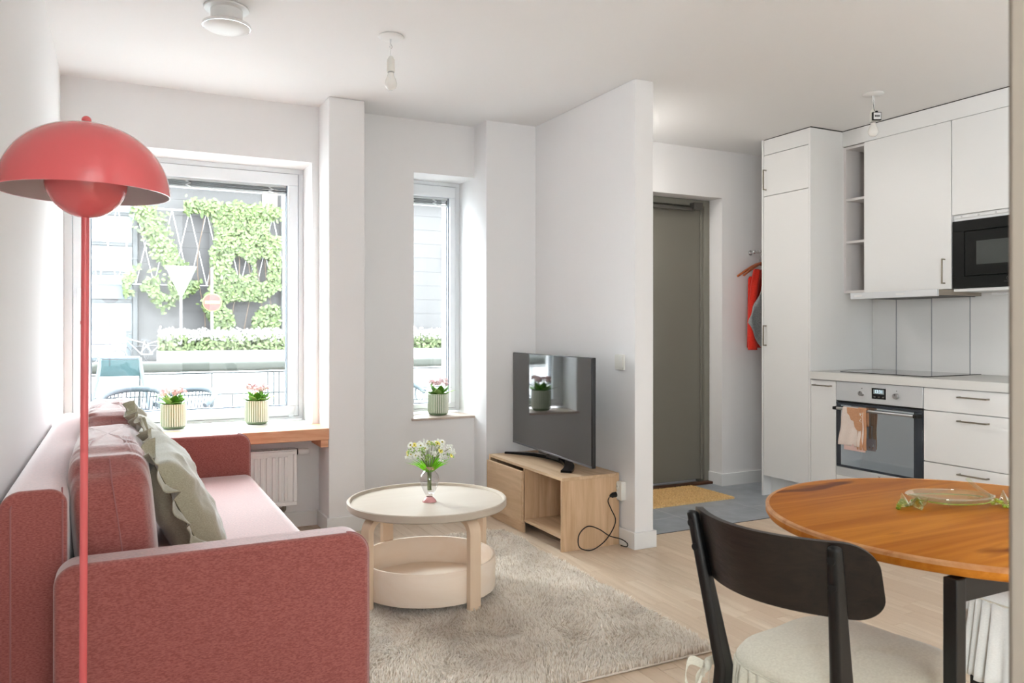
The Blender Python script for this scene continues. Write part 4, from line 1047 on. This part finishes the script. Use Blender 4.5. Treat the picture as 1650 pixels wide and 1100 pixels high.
# wall units
UX = 4.37; U0 = UX+.002
os_ = empty('open_shelf_unit', (4.5, 3.62, 1.41), 'narrow open white wall shelf with three bays beside the tall cabinet', 'shelf')
ci = M['cabin']
B(UX, 3.688, 1.41, 4.655, 3.704, 2.388).build('side_panel', ci, parent=os_); B(UX, 3.533, 1.41, 4.655, 3.545, 2.388).build('side_panel', ci, parent=os_)
for z in (1.41, 1.742, 2.025, 2.372): B(UX+.001, 3.5455, z, 4.655, 3.6875, z+.016).build('shelf', ci, parent=os_)
B(4.645, 3.5455, 1.4265, 4.655, 3.6875, 2.3715).build('back_panel', ci, parent=os_)
wc = empty('wall_cabinet', (4.5, 3.23, 1.41), 'white wall cabinet with one large door above the extractor hood', 'cabinet')
B(U0+.004, 2.933, 1.41, 4.655, 3.532, 2.388).build('carcass', cab, parent=wc)
d = front(wc, 'door', 2.933, 3.532, 1.404, 2.390, U0); bow(d, (U0-.019, 2.972, 1.51), .14, 'z')
mc = empty('microwave_cabinet', (4.5, 2.63, 1.80), 'white wall cabinet with flap door directly above the microwave', 'cabinet')
B(U0+.004, 2.332, 1.797, 4.655, 2.930, 2.388).build('carcass', cab, parent=mc)
front(mc, 'door', 2.332, 2.930, 1.832, 2.390, U0)
m = MB(); m.box(U0-.006, 2.335, 1.812, U0+.003, 2.927, 1.829); m.build('hinge_rail', M['trim'], parent=mc, bevel=.001)
m = MB()
for k in range(6): m.cyl((U0-.008, 2.38+k*.1, 1.8205), (U0-.0062, 2.38+k*.1, 1.8205), .005, n=12)
m.build('rail_screw', M['steel'], parent=mc)
B(U0-.002, 2.335, 1.797, U0+.003, 2.927, 1.811).build('bottom_trim', M['trim'], parent=mc)
B(U0+.0, 2.332, 1.388, 4.655, 2.930, 1.404).build('microwave_shelf', cab, parent=mc)
fl = tag(B(U0-.014, 2.332, 2.392, U0+.002, 3.703, 2.494).build('filler_panel', cab), 'white filler board between the wall cabinets and ceiling', 'panel')
B(U0-.012, 2.332, 2.4945, U0+.001, 3.703, 2.4995).build('seal_or_shadow_line', M['rubber'], parent=fl)  # black strip painted in as the shadow line below the ceiling
B(CX+.004, 3.7055, 2.4935, 4.36, 3.7215, 2.4995).build('seal_or_shadow_line', M['rubber'], parent=tc)  # same painted shadow line on top of the tall cabinet side
B(F0-.014, 3.724, 2.4945, F0-.002, 4.123, 2.4995).build('seal_or_shadow_line', M['rubber'], parent=tc)  # dark strip in place of shade over the tall cabinet filler
mw = empty('microwave', (4.5, 2.63, 1.405), 'built-in black microwave oven right of the large wall cabinet', 'microwave')
mx = U0-.016
B(mx+.014, 2.334, 1.406, 4.64, 2.928, 1.795).build('microwave_housing', M['mwb'], parent=mw)
m = MB()
for (a, b, c, e_) in ((2.334, 1.406, 2.928, 1.472), (2.334, 1.734, 2.928, 1.795), (2.334, 1.472, 2.40, 1.734), (2.856, 1.472, 2.928, 1.734)): m.box(mx, a, b, mx+.0135, c, e_)
m.build('microwave_frame', M['mwb'], parent=mw, bevel=.001, seg=1)
dm = B(mx+.001, 2.405, 1.477, mx+.0135, 2.852, 1.729).build('microwave_door', M['mwb'], parent=mw, bevel=.001, seg=1)
B(mx+.0002, 2.47, 1.537, mx+.0009, 2.785, 1.671).build('microwave_window', M['mwg'], parent=dm)
m = MB(); m.tube([(mx-.0004, 2.605+.010*cos(a), 1.452+.010*sin(a)) for a in [2*pi*i/20 for i in range(21)]], .0008, 5); m.tube([(mx-.0004, 2.60, 1.45), (mx-.0004, 2.612, 1.456)], .0008, 5); m.box(mx-.0006, 2.57, 1.433, mx-.0001, 2.63, 1.4345)
m.build('emblem', M['mwl'], parent=mw)
# hood
hd = empty('extractor_hood', (4.44, 3.23, 1.36), 'slim steel pull-out extractor hood under the large wall cabinet', 'hood')
B(4.225, 2.934, 1.361, 4.245, 3.531, 1.402).build('hood_front', M['steelw'], parent=hd, bevel=.002)
B(4.2455, 2.936, 1.368, 4.64, 3.529, 1.4).build('hood_body', mat('hood steel side', (.66, .62, .57), .4, metal=.8), parent=hd)
m = MB(); m.box(4.27, 2.96, 1.364, 4.62, 3.22, 1.3678); m.box(4.27, 3.24, 1.364, 4.62, 3.50, 1.3678); m.build('grease_filter', M['sockin'], parent=hd)
m = MB(); m.box(4.2237, 3.14, 1.376, 4.2248, 3.20, 1.388); m.box(4.2237, 3.44, 1.376, 4.2248, 3.50, 1.388); m.build('hood_buttons', M['clip'], parent=hd, bevel=0)
sk2 = tag(B(4.60, 2.55, 1.37, 4.655, 2.85, 1.387).build('cabinet_light', M['trim'], bevel=.002), 'thin white under-cabinet light fitting below the microwave', 'light')

# ---------------- ceiling fittings ----------------
vx_, vy_ = .405, 3.43
cv = empty('ceiling_vent', (vx_, vy_, 2.39), 'round white ceiling vent with chrome-rimmed disc at top left', 'vent')
m = MB(); m.lathe([(0, 2.499), (.088, 2.499), (.090, 2.495), (.088, 2.491), (.066, 2.488), (0, 2.488)], (vx_, vy_, 0), 48); m.build('base_plate', M['trim'], parent=cv, smooth=40)
m = MB(); m.lathe([(0, 2.488), (.063, 2.488), (.063, 2.432), (0, 2.432)], (vx_, vy_, 0), 48); m.build('vent_neck', M['trim'], parent=cv, smooth=40)
m = MB(); m.lathe([(.0, 2.4318), (.094, 2.4318), (.096, 2.430), (.096, 2.419), (.092, 2.418), (0, 2.418)], (vx_, vy_, 0), 64); m.build('chrome_ring', M['chrome'], parent=cv, smooth=30)
m = MB(); m.lathe([(0, 2.400), (.03, 2.401), (.06, 2.405), (.08, 2.411), (.092, 2.4178), (0, 2.4178)], (vx_, vy_, 0), 64); m.build('cover_disc', M['trim'], parent=cv, smooth=60)
def pendant(x, y, label, tagm=False):
    p = empty('bare_bulb_pendant', (x, y, 2.25), label, 'lamp', 'bare bulb ceiling pendants')
    m = MB(); m.lathe([(0, 2.499), (.056, 2.499), (.058, 2.495), (.05, 2.489), (.01, 2.486), (0, 2.486)], (x, y, 0), 40); m.build('ceiling_plate', M['trim'], parent=p, smooth=40)
    m = MB(); m.tube(smooth_pts([(x, y, 2.486), (x, y, 2.465), (x+.006, y, 2.452), (x, y, 2.444), (x-.006, y, 2.452)], 5), .0016, 7); m.build('ceiling_hook', M['steel'], parent=p)
    m = MB(); m.tube(smooth_pts([(x-.004, y, 2.487), (x-.003, y, 2.455), (x-.001, y, 2.43), (x, y, 2.407)], 5), .0025, 7)
    if tagm: m.tube(smooth_pts([(x+.006, y, 2.486), (x+.010, y, 2.455), (x+.008, y, 2.43), (x+.002, y, 2.407)], 5), .002, 7)
    m.build('flex', M['trim'], parent=p)
    m = MB(); m.lathe([(0, 2.408), (.008, 2.408), (.013, 2.398), (.0175, 2.392), (.0185, 2.34), (.0185, 2.338), (0, 2.338)], (x, y, 0), 32); m.build('lamp_holder', M['socket'], parent=p, smooth=40)
    m = MB(); m.lathe([(.014, 2.338), (.0155, 2.335), (.014, 2.332), (0, 2.332)], (x, y, 0), 24); m.build('bulb_cap', M['steel'], parent=p, smooth=40)
    m = MB(); m.lathe([(.013, 2.332), (.016, 2.318), (.022, 2.305), (.0272, 2.288), (.0272, 2.277), (.022, 2.264), (.012, 2.2565), (0, 2.2545)], (x, y, 0), 32); m.build('bulb', M['bulb'], parent=p, smooth=180)
    return p
pendant(1.11, 3.425, 'bare white bulb in a holder hanging from the living room ceiling')
p2 = pendant(3.81, 3.03, 'bare bulb with a black tag hanging before the kitchen wall cabinets', True)
tg_ = empty('lamp_tag', (3.785, 2.995, 2.34), 'small black-framed label hanging on the kitchen bulb holder', 'tag')
xf = Vector((.449, .893, 0)); sf = Vector((.893, -.449, 0)); c0 = Vector((3.80, 3.0, 2.362))
def obox(m, c, hw, hd_, hz_):
    c = Vector(c); V = [c+sf*a*hw+xf*b*hd_+Vector((0, 0, q*hz_)) for q in (-1, 1) for (a, b) in ((-1, -1), (1, -1), (1, 1), (-1, 1))]
    return m.add(V, [(0,3,2,1),(4,5,6,7),(0,1,5,4),(1,2,6,5),(2,3,7,6),(3,0,4,7)])
obox(MB(), c0-xf*.0, .025, .008, .0235).build('tag_frame', M['rubber'], parent=tg_, bevel=.004)
obox(MB(), c0-xf*.0085, .020, .0005, .018).build('tag_paper', M['clip'], parent=tg_)
m = MB(); 
for k in range(5): obox(m, c0-xf*.0095+sf*(-.012+k*.006), .0022, .0003, .005)
m.build('tag_print', M['rubber'], parent=tg_)
m = MB(); m.tube([tuple(c0+Vector((0, 0, .022))), (3.805, 3.02, 2.40), (3.808, 3.03, 2.45)], .0012, 6); obox(m, c0+Vector((0, 0, .027)), .006, .004, .003); m.build('tag_loop', M['rubber'], parent=tg_)

hl = empty('hall_ceiling_lamp', (2.76, 4.22, 2.40), 'flush round ceiling lamp in the hall behind the partition', 'lamp')
m = MB(); m.lathe([(0, 2.499), (.17, 2.499), (.17, 2.43), (.16, 2.425), (.16, 2.45), (0, 2.45)], (2.76, 4.22, 0), 48); m.build('lamp_housing', M['trim'], parent=hl, smooth=40)
m = MB(); m.lathe([(0, 2.449), (.159, 2.449), (.159, 2.415), (.15, 2.400), (.11, 2.39), (0, 2.386)], (2.76, 4.22, 0), 48); m.build('opal_diffuser', M['opal'], parent=hl, smooth=40)
# ---------------- hall: mat, coat rail, clothes ----------------
mt_ = tag(B(2.93, 4.132, .0018, 3.80, 4.58, .014).build('doormat', M['coir']), 'brown coir doormat on the slate tiles before the door', 'doormat')
m = MB(); random.seed(8)
for k in range(9000):
    x = random.uniform(2.932, 3.798); y = random.uniform(4.134, 4.578); a = random.uniform(0, 6.28); h = random.uniform(.004, .008)
    u = Vector((cos(a), sin(a), 0))*.0035; b_ = Vector((x, y, .0135)); m.add([b_-u, b_+u, b_+Vector((random.uniform(-.003, .003), random.uniform(-.003, .003), h))], [(0, 1, 2)])
tag(m.build('mat_bristles', M['coir'], parent=mt_, fix=False), kind='stuff')
cr = empty('coat_rail', (4.45, 4.5, 1.72), 'chrome wall coat rail on the hall wall beside the tall cabinet', 'coat rail')
m = MB(); m.cyl((4.285, 4.44, 1.75), (4.64, 4.44, 1.75), .009, n=16); m.sphere((4.278, 4.44, 1.75), .016, 16, 10); m.build('rail', M['chrome'], parent=cr, smooth=50)
m = MB(); m.cyl((4.31, 4.519, 1.75), (4.31, 4.449, 1.75), .008, n=14); m.cyl((4.60, 4.519, 1.75), (4.60, 4.449, 1.75), .008, n=14); m.cyl((4.31, 4.519, 1.75), (4.31, 4.512, 1.75), .02, n=20); m.build('rail_bracket', M['chrome'], parent=cr, smooth=50)
def hanger(cx_, y, turn, label):
    h = empty('clothes_hanger', (cx_, y, 1.56), label, 'hanger', 'wooden hangers on the coat rail')
    dxy = Vector((cos(turn), sin(turn), 0)); c = Vector((cx_, y, 0))
    P = [c+dxy*s*.205+Vector((0, 0, 1.665-.10*abs(s)**1.25)) for s in [i/8 for i in range(-8, 9)]]
    m = MB(); m.tube(P, .009, 10, rs=[.012-.004*abs(i)/8 for i in range(-8, 9)][::1]); m.build('hanger_arms', M['hanger'], parent=h, smooth=60)
    m = MB(); m.tube(smooth_pts([c+Vector((0, 0, 1.672)), c+Vector((0, 0, 1.71)), Vector((cx_, 4.425, 1.742)), Vector((cx_, 4.44, 1.7625)), Vector((cx_, 4.456, 1.75))], 5), .002, 6); m.build('hanger_hook', M['chrome'], parent=h)
hanger(4.318, 4.405, radians(8), 'front wooden hanger with its bare left arm showing beside the cabinet')
hanger(4.345, 4.455, radians(-4), 'rear wooden hanger holding the red garment on the hall rail')
def garment(name, mt, cx_, y, zt, zb, wt_, wb, dep, label, cat, seed, slv=None):
    e = empty(name, (cx_, y, zb), label, cat); n, k = 40, 30; V = []; F = []
    for i in range(k+1):
        f = i/k; z = zt-(zt-zb)*f; sh = min(1, (f/.12)) if f < .12 else 1
        hw = wt_*(.25+.75*sh**.7)+(wb-wt_)*f
        for j in range(n):
            a = 2*pi*j/n; fold = 1+.10*sin(a*7+seed+f*2)*min(1, f*2.5); V.append((cx_+hw*cos(a)*(1 if abs(cos(a)) > .9 else 1), y+dep*(.35+.65*sh)*sin(a)*fold, z-.02*abs(cos(a))*(f < .1)))
    for i in range(k):
        for j in range(n): F.append((i*n+j, i*n+(j+1)%n, (i+1)*n+(j+1)%n, (i+1)*n+j))
    F.append(tuple(range(n))); F.append(tuple(k*n+j for j in range(n)))
    m = MB(); m.add(V, F); m.build('garment_body', mt, parent=e, smooth=180)
    if slv:
        m = MB(); m.tube(smooth_pts(slv, 6), .03, 14, rs=None)
        m.v = m.v; m.build('sleeve', mt, parent=e, smooth=180)
        q = Vector(slv[-1]); m = MB(); m.cyl(q+Vector((0, 0, .055)), q-Vector((0, 0, .004)), .034, .034, n=18); m.build('cuff', mt, parent=e, smooth=40)
    return e
garment('red_cardigan', M['red'], 4.37, 4.455, 1.625, 1.03, .135, .15, .022, 'red knitted cardigan hanging with a long sleeve on the hall coat rail', 'cardigan', 1.0,
        [(4.275, 4.405, 1.61), (4.245, 4.40, 1.50), (4.215, 4.395, 1.30), (4.203, 4.39, 1.12), (4.208, 4.385, 1.02)])
# grey knit falling in a diagonal point in front
e = empty('grey_scarf', (4.32, 4.34, 1.0), 'grey knitted scarf draped in a point in front of the red cardigan', 'scarf')
P = [(4.235, 1.56), (4.50, 1.60), (4.50, .95), (4.33, .93), (4.20, 1.225)]
P = [(4.33, 1.62), (4.50, 1.60), (4.50, .95), (4.33, .93), (4.187, 1.225)]
m = MB(); V = []; F = []; n = 24
def edge(z): 
    return 4.112 + (.22*(z-1.225)/.395 if z > 1.225 else .20*(1.225-z)/.295)
for i in range(n+1):
    z = .93+.69*i/n
    for j in range(13):
        x = edge(z)+(4.50-edge(z))*j/12; V.append((x, 4.33+.012*sin(x*60+z*6), z))
for i in range(n):
    for j in range(12): F.append((i*13+j, i*13+j+1, (i+1)*13+j+1, (i+1)*13+j))
m.add(V, F); o = m.build('scarf_cloth', M['greyknit'], parent=e, smooth=180, fix=False); o.modifiers.new('t', 'SOLIDIFY').thickness = .008
# ---------------- outside ----------------
def emat(name, c, **k): return mat(name, [v*.72 for v in c], k.pop('rough', .8), **k)
E_ = dict(ground=emat('street asphalt', (.80,.80,.80), vary=.05, vscale=1.5), terrace=emat('terrace paving', (.66,.65,.63)), facade=emat('grey facade boards', (.315,.305,.305), vary=.05, vscale=2),
 gdark=emat('grey trim', (.30,.305,.31)), cream=emat('cream render', (.62,.57,.52)), paleglass=mat('pale facade glass', (.25,.275,.29), .25), white=emat('white paint outside', (.80,.80,.80)),
 rail=emat('grey green rail', (.33,.345,.32)), bar=emat('grey bar', (.34,.36,.37)), rope=emat('grey rope', (.34,.38,.41)), teal=emat('teal sling', (.26,.40,.42)), tube=emat('pale tube', (.50,.55,.58)),
 vine=mat('vine leaf', (.19,.24,.09), .6, vary=.35, vscale=4), vine2=mat('vine leaf light', (.24,.29,.13), .6, vary=.2, vscale=4), vwood=emat('vine stem', (.33,.26,.2)),
 hedge=mat('hedge leaf', (.22,.26,.13), .7, vary=.3, vscale=6), hflower=emat('hedge blossom', (.58,.57,.55)), signred=emat('sign red', (.62,.22,.20)), signyel=emat('sign yellow', (.72,.66,.36)), signw=emat('sign back', (.66,.67,.68)), tyre=emat('tyre', (.36,.36,.37)), bikef=emat('bike frame', (.62,.62,.63)), cover=emat('rain cover', (.48,.47,.50)))
struct('ground', B(-30, 8.0, -.3, 45, 60, -.08), E_['ground'])
struct('terrace', B(-8, 5.3, -.3, 12, 8.0, -.02), E_['terrace'])
struct('outer_wall', MB().box(-8, 5.0, -.3, -.502, 5.3, 3.4).box(4.902, 4.82, -.3, 12, 5.12, 3.4), E_['cream'])
FY = 33
# facade opposite: boards joined per course are parts
fc = empty('opposite_building', (6, FY, -.1), 'grey boarded building across the street with pale glazed bay', 'building')
B(-12, FY, -.1, 26, FY+6, 6.9).build('wall', E_['facade'], parent=fc)
for i in range(11):
    z0 = i*.62; B(.72, FY-.03, z0+.004, 19, FY-.001, z0+.616).build('facade_board', E_['facade'], parent=fc)
B(-12, FY-.6, 6.9, 26, FY+6, 7.5).build('eave', E_['cream'], parent=fc)
B(5.25, FY-.08, 5.95, 5.85, FY-.031, 6.88).build('cream_panel', E_['cream'], parent=fc)
for i, (z0, z1) in enumerate(((0, .95), (1.07, 2.15), (2.3, 3.2), (3.33, 4.28), (4.42, 5.42), (5.56, 6.5))):
    B(-1.9, FY-.05, z0, .50, FY-.001, z1).build('glazed_panel', E_['paleglass'], parent=fc)
for z in (1.0, 2.2, 3.25, 4.34, 5.48): B(-1.9, FY-.08, z-.04, .50, FY-.052, z+.06).build('transom', E_['gdark'], parent=fc)
B(.53, FY-.20, -.1, .68, FY-.051, 6.2).build('downpipe', E_['gdark'], parent=fc)
for z in (1.4, 2.6, 3.8, 5.0): B(.50, FY-.22, z, .71, FY-.05, z+.06).build('pipe_clip', E_['gdark'], parent=fc)
B(13.15, FY-.2, 3.8, 13.5, FY-.031, 4.9).build('wall_box', E_['white'], parent=fc)
B(6.0, FY-.35, -.1, 6.9, FY-.031, 6.6).build('white_column', E_['white'], parent=fc)
# trellis wires
tr = empty('wire_trellis', (2.5, FY-.5, 2.8), 'white diagonal wire trellis fixed before the grey facade', 'trellis')
m = MB(); m.tube([(-2.0, FY-.5, 5.72), (6.0, FY-.5, 5.72)], .035, 8); m.build('rail', E_['white'], parent=tr)
m = MB(); m.tube([(-2.0, FY-.5, 2.85), (6.0, FY-.5, 2.85)], .02, 8); m.build('rail', E_['white'], parent=tr)
for k in range(13):
    x = -1.9+k*.62
    for s in (0, 1):
        m = MB(); m.tube([(x+(0 if s else .62)+.04, FY-.5-.03*s, 5.70), (x+(.62 if s else 0)+.04, FY-.5-.03*s, 2.85)], .016, 6); m.build('wire', E_['white'], parent=tr)
# climbing vine
vn = empty('climbing_vine', (4.2, FY-.7, 0), 'bright green climbing vine covering the right side of the trellis', 'climbing plant')
random.seed(21)
def leaves(name, mt, n, fn, size, parent, kind='stuff'):
    m = MB(); cnt = 0
    while cnt < n:
        p = fn()
        if p is None: continue
        cnt += 1; d = Vector((random.uniform(-.6, .6), -1, random.uniform(-.3, .9))).normalized(); u, v = frame_of(d); s = size*random.uniform(.6, 1.3); a = random.uniform(0, 6.28)
        u, v = u*cos(a)+v*sin(a), v*cos(a)-u*sin(a); p = Vector(p)
        m.add([p-u*s, p-u*s*.3+v*s*.5, p+u*s*.5+v*s*.35+d*s*.1, p+u*s, p+u*s*.4-v*s*.4, p-u*s*.3-v*s*.5], [(0, 1, 2, 3, 4, 5)])
    o = m.build(name, mt, parent=parent, fix=False); return tag(o, kind=kind)
def vfn():
    r = random.random()
    if r < .72: 
        x = random.uniform(2.5, 5.85); z = random.uniform(.9, 6.0); c = noise.noise(Vector((x*.8, z*.8, 3)))
        lim = 2.6+1.3*(.5+.5*noise.noise(Vector((0, z*.7, 7)))) 
        if x < lim or c < -.22 or (3.0 < z < 4.0 and 4.9 < x < 5.4): return None
    elif r < .84: 
        x = random.uniform(.2, 2.9); z = 2.75+.25*random.gauss(0, 1)+.2*sin(x*3)
        if noise.noise(Vector((x*2, z*2, 5))) < -.1: return None
    elif r < .93:
        x = 1.5+.35*random.gauss(0, 1)+.5*max(0, (5.7-0))*0; z = random.uniform(3.5, 5.75); x = .9+(5.7-z)*.45+.22*random.gauss(0, 1)
    else: x = random.uniform(2.3, 5.9); z = 5.85+.14*random.gauss(0, 1)
    return (x, FY-.62+random.uniform(-.16, .1), z)
leaves('foliage', E_['vine'], 4200, vfn, .11, vn); leaves('foliage', E_['vine2'], 3200, vfn, .10, vn)
for k in range(7):
    x = 2.9+k*.42; m = MB(); m.tube([(x+.15*sin(z*1.3+k), FY-.58, z) for z in [i*.55 for i in range(11)]], .02, 6); m.build('stem', E_['vwood'], parent=vn)
# planter wall and hedge
struct('planter', B(1.25, 29.6, -.1, 16, 30.6, .40), E_['white'])
hg = empty('flowering_hedge', (5, 30.1, .4), 'low flowering hedge in the long white planter across the street', 'hedge')
leaves('foliage', E_['hedge'], 5200, lambda: (random.uniform(1.3, 15.9), random.uniform(29.65, 30.5), random.uniform(.4, .95)), .09, hg)
leaves('blossoms', E_['hflower'], 4200, lambda: (random.uniform(1.3, 15.9), random.uniform(29.6, 30.5), .95+.10*random.gauss(0, 1)+.1*noise.noise(Vector((random.random()*20, 1, 1)))), .075, hg)
# signs
sg = empty('give_way_sign', (2.07, 30.9, -.08), 'back of a pale triangular give way sign on a white post', 'sign')
tri = [(1.53, 3.46), (2.61, 3.46), (2.12, 2.38), (2.02, 2.38)]
m = MB(); m.prism(tri, 30.82, 30.84, 'y'); m.build('sign_plate', E_['signw'], parent=sg, bevel=.01)
m = MB(); m.cyl((2.07, 30.88, -.08), (2.07, 30.88, 3.2), .045, n=14); m.build('post', E_['white'], parent=sg)
m = MB(); m.box(1.95, 30.84, 3.0, 2.19, 30.86, 3.05); m.box(2.0, 30.84, 2.7, 2.14, 30.86, 2.75); m.build('bracket', E_['bar'], parent=sg)
sg = empty('no_entry_sign', (3.13, 30.9, -.08), 'round red no entry sign with pale yellow bar on a post', 'sign')
m = MB(); m.prism([(3.13+.335*cos(a), 2.155+.335*sin(a)) for a in [2*pi*i/40 for i in range(40)]], 30.80, 30.82, 'y'); m.build('sign_plate', E_['signyel'], parent=sg)
m = MB(); m.prism([(3.13+.315*cos(a), 2.155+.315*sin(a)) for a in [2*pi*i/40 for i in range(40)]], 30.785, 30.7995, 'y'); m.build('red_disc', E_['signred'], parent=sg)
B(2.87, 30.77, 2.10, 3.39, 30.7845, 2.21).build('yellow_bar', E_['signyel'], parent=sg)
m = MB(); m.cyl((3.13, 30.88, -.08), (3.13, 30.88, 3.45), .04, n=14); m.build('post', E_['white'], parent=sg)
# bicycles
def bike(x, y, lab, s=1, flip=1):
    e = empty('bicycle', (x, y, -.08), lab, 'bicycle', 'bicycles parked across the street'); z = .25; w_ = .50*s; r = .31*s
    for sx in (-1, 1):
        c = Vector((x+sx*w_*flip, y, z)); m = MB(); m.tube([c+Vector((r*cos(a), 0, r*sin(a))) for a in [2*pi*i/28 for i in range(29)]], .022, 6, caps=False)
        wh = m.build('wheel', E_['tyre'], parent=e)
        m = MB(); 
        for k in range(8): a = pi*k/8; m.cyl(c-Vector((r*cos(a), 0, r*sin(a))), c+Vector((r*cos(a), 0, r*sin(a))), .005, n=4)
        m.build('spokes', E_['tyre'], parent=wh)
    f = lambda a, b: Vector((x+a*s*flip, y, z+b*s)); m = MB()
    for a, b in (((-.5, 0), (-.12, .0)), ((-.12, 0), (-.22, .5)), ((-.5, 0), (-.2, .42)), ((-.12, 0), (.33, .48)), ((-.2, .42), (.33, .56)), ((.33, .62), (.5, 0))): m.cyl(f(*a), f(*b), .022, n=8)
    m.build('frame', E_['bikef'], parent=e)
    m = MB(); m.box(*(f(-.32, .50)-Vector((0, .07, 0))), *(f(-.1, .55)+Vector((0, .07, 0)))); m.build('saddle', E_['tyre'], parent=e)
    m = MB(); m.tube([f(.33, .6), f(.30, .74), f(.2, .76)], .02, 6); m.build('handlebar', E_['tyre'], parent=e)
bike(.66, 31.45, 'grey bicycle parked nearest the cargo trike across the street', 1, -1); bike(1.2, 31.85, 'bicycle parked behind beside the planter, front wheel right', .92, 1)
cb_ = empty('cargo_bike', (-.35, 31.0, -.08), 'cargo bike with a grey rain cover standing left of the bicycles', 'bicycle')
m = MB(); m.prism([(-1.1, .18), (.22, .18), (.30, .62), (-1.15, .62)], 30.7, 31.2, 'y'); m.build('cargo_box', E_['white'], parent=cb_, bevel=.03)
m = MB(); m.prism([(-1.12, .63), (.28, .63), (.26, 1.12), (-.15, 1.28), (-.7, 1.15), (-1.08, 1.0)], 30.72, 31.18, 'y'); m.build('rain_cover', E_['cover'], parent=cb_, bevel=.06)
for x in (-.85, .05):
    c = Vector((x, 30.66, .2)); m = MB(); m.tube([c+Vector((.25*cos(a), 0, .25*sin(a))) for a in [2*pi*i/24 for i in range(25)]], .03, 6, caps=False); m.build('wheel', E_['tyre'], parent=cb_)
# terrace railing
rl = empty('terrace_railing', (1.5, 7.0, 0), 'grey green flat-topped terrace railing with thin bars outside the windows', 'railing')
m = MB(); m.prism(rrect(6.97, .815, 7.05, .905, .03), -6, 9, 'x'); m.build('handrail', E_['rail'], parent=rl, smooth=40)
for z in (.795, .615, .50, .08): B(-6, 7.0, z, 9, 7.014, z+.012).build('rail_bar', E_['bar'], parent=rl)
for k in range(-7, 11):
    x = .155+k*.547
    B(x, 6.99, -.02, x+.014, 6.999, .80).build('upright', E_['bar'], parent=rl)
for k in range(-3, 6):
    x = 1.125+k*1.64
    for dx in (0, .05): B(x+dx+.03, 6.985, -.02, x+dx+.042, 6.999, .81).build('post', E_['bar'], parent=rl)
    for dx in (-.26, -.43): B(x+dx, 6.99, .50, x+dx+.012, 6.999, .615).build('short_bar', E_['bar'], parent=rl)
# terrace furniture
sc = empty('sling_chair', (-.02, 6.550, -.02), 'pale tubular garden chair with teal sling back on the terrace', 'chair')
for s in (-1, 1):
    m = MB(); x = .02
    m.tube(smooth_pts([(x+s*.13, 6.500, .955), (x+s*.15, 6.470, .80), (x+s*.195, 6.400, .58), (x+s*.215, 6.350, .3), (x+s*.22, 6.300, -.02)], 5), .014, 10); m.build('leg', E_['tube'], parent=sc, smooth=50)
    m = MB(); m.tube([(x+s*.205, 6.400, .45), (x+s*.22, 6.950, -.02)], .014, 10); m.build('leg', E_['tube'], parent=sc, smooth=50)
m = MB(); m.tube([(-.11, 6.500, .955), (.15, 6.500, .955)], .014, 10); m.tube([(-.175, 6.400, .58), (.215, 6.400, .58)], .012, 10); m.build('cross_tube', E_['tube'], parent=sc)
m = MB(); m.prism([(-.105, .94), (.145, .94), (.16, .82), (-.12, .82)], 6.485, 6.495, 'y'); m.build('sling_back', E_['teal'], parent=sc)
B(-.17, 6.420, .42, .21, 6.820, .44).build('seat', E_['teal'], parent=sc)
tb = empty('terrace_table', (-.24, 5.60, -.02), 'small round glass-topped terrace table close to the wide window', 'table')
m = MB(); m.lathe([(0, .60), (.2, .60), (.203, .608), (.2, .616), (0, .616)], (-.24, 5.60, 0), 48); m.build('tabletop', E_['tube'], parent=tb, smooth=40)
for k in range(3): a = 2*pi*k/3; m = MB(); m.cyl((-.24+.05*cos(a), 5.60+.05*sin(a), .6), (-.24+.18*cos(a), 5.60+.18*sin(a), -.02), .01, n=8); m.build('leg', E_['tube'], parent=tb)
def rope_chair(x, y, top, lab, turn=0):
    e = empty('rope_armchair', (x, y, -.02), lab, 'chair', 'grey rope armchairs on the terrace'); R_ = .21
    ring = lambda r, z, a: Vector((x+r*cos(a), y+r*sin(a), z))
    A0, A1 = -.35+turn, pi+.35+turn
    rimz = lambda t: top-.10*(abs(t-.5)*2)**2.2
    m = MB(); m.tube([ring(R_, rimz(i/30), A0+(A1-A0)*i/30) for i in range(31)], .022, 10); m.build('back_rim', E_['rope'], parent=e, smooth=60)
    for i in range(29):
        t = (i+.5)/29; a = A0+(A1-A0)*t; m = MB(); m.cyl(ring(R_, rimz(t), a), ring(.18, .44, a+.10), .0045, n=5); m.build('rope', E_['rope'], parent=e)
    m = MB(); m.lathe([(0, .41), (.18, .41), (.187, .43), (.18, .45), (0, .45)], (x, y, 0), 36); m.build('seat', E_['rope'], parent=e, smooth=40)
    for k in range(4):
        a = pi/4+k*pi/2; m = MB(); m.cyl(ring(.15, .41, a), ring(.20, -.02, a), .012, n=8); m.build('leg', E_['bar'], parent=e)
rope_chair(.09, 6.0, .742, 'grey rope armchair on the terrace, left one, beside the small table', -.25)
rope_chair(.46, 6.42, .70, 'grey rope armchair on the terrace, set behind and right of the first', -.6)
rope_chair(2.08, 6.1, .75, 'grey rope armchair on the terrace seen through the narrow window', .6)
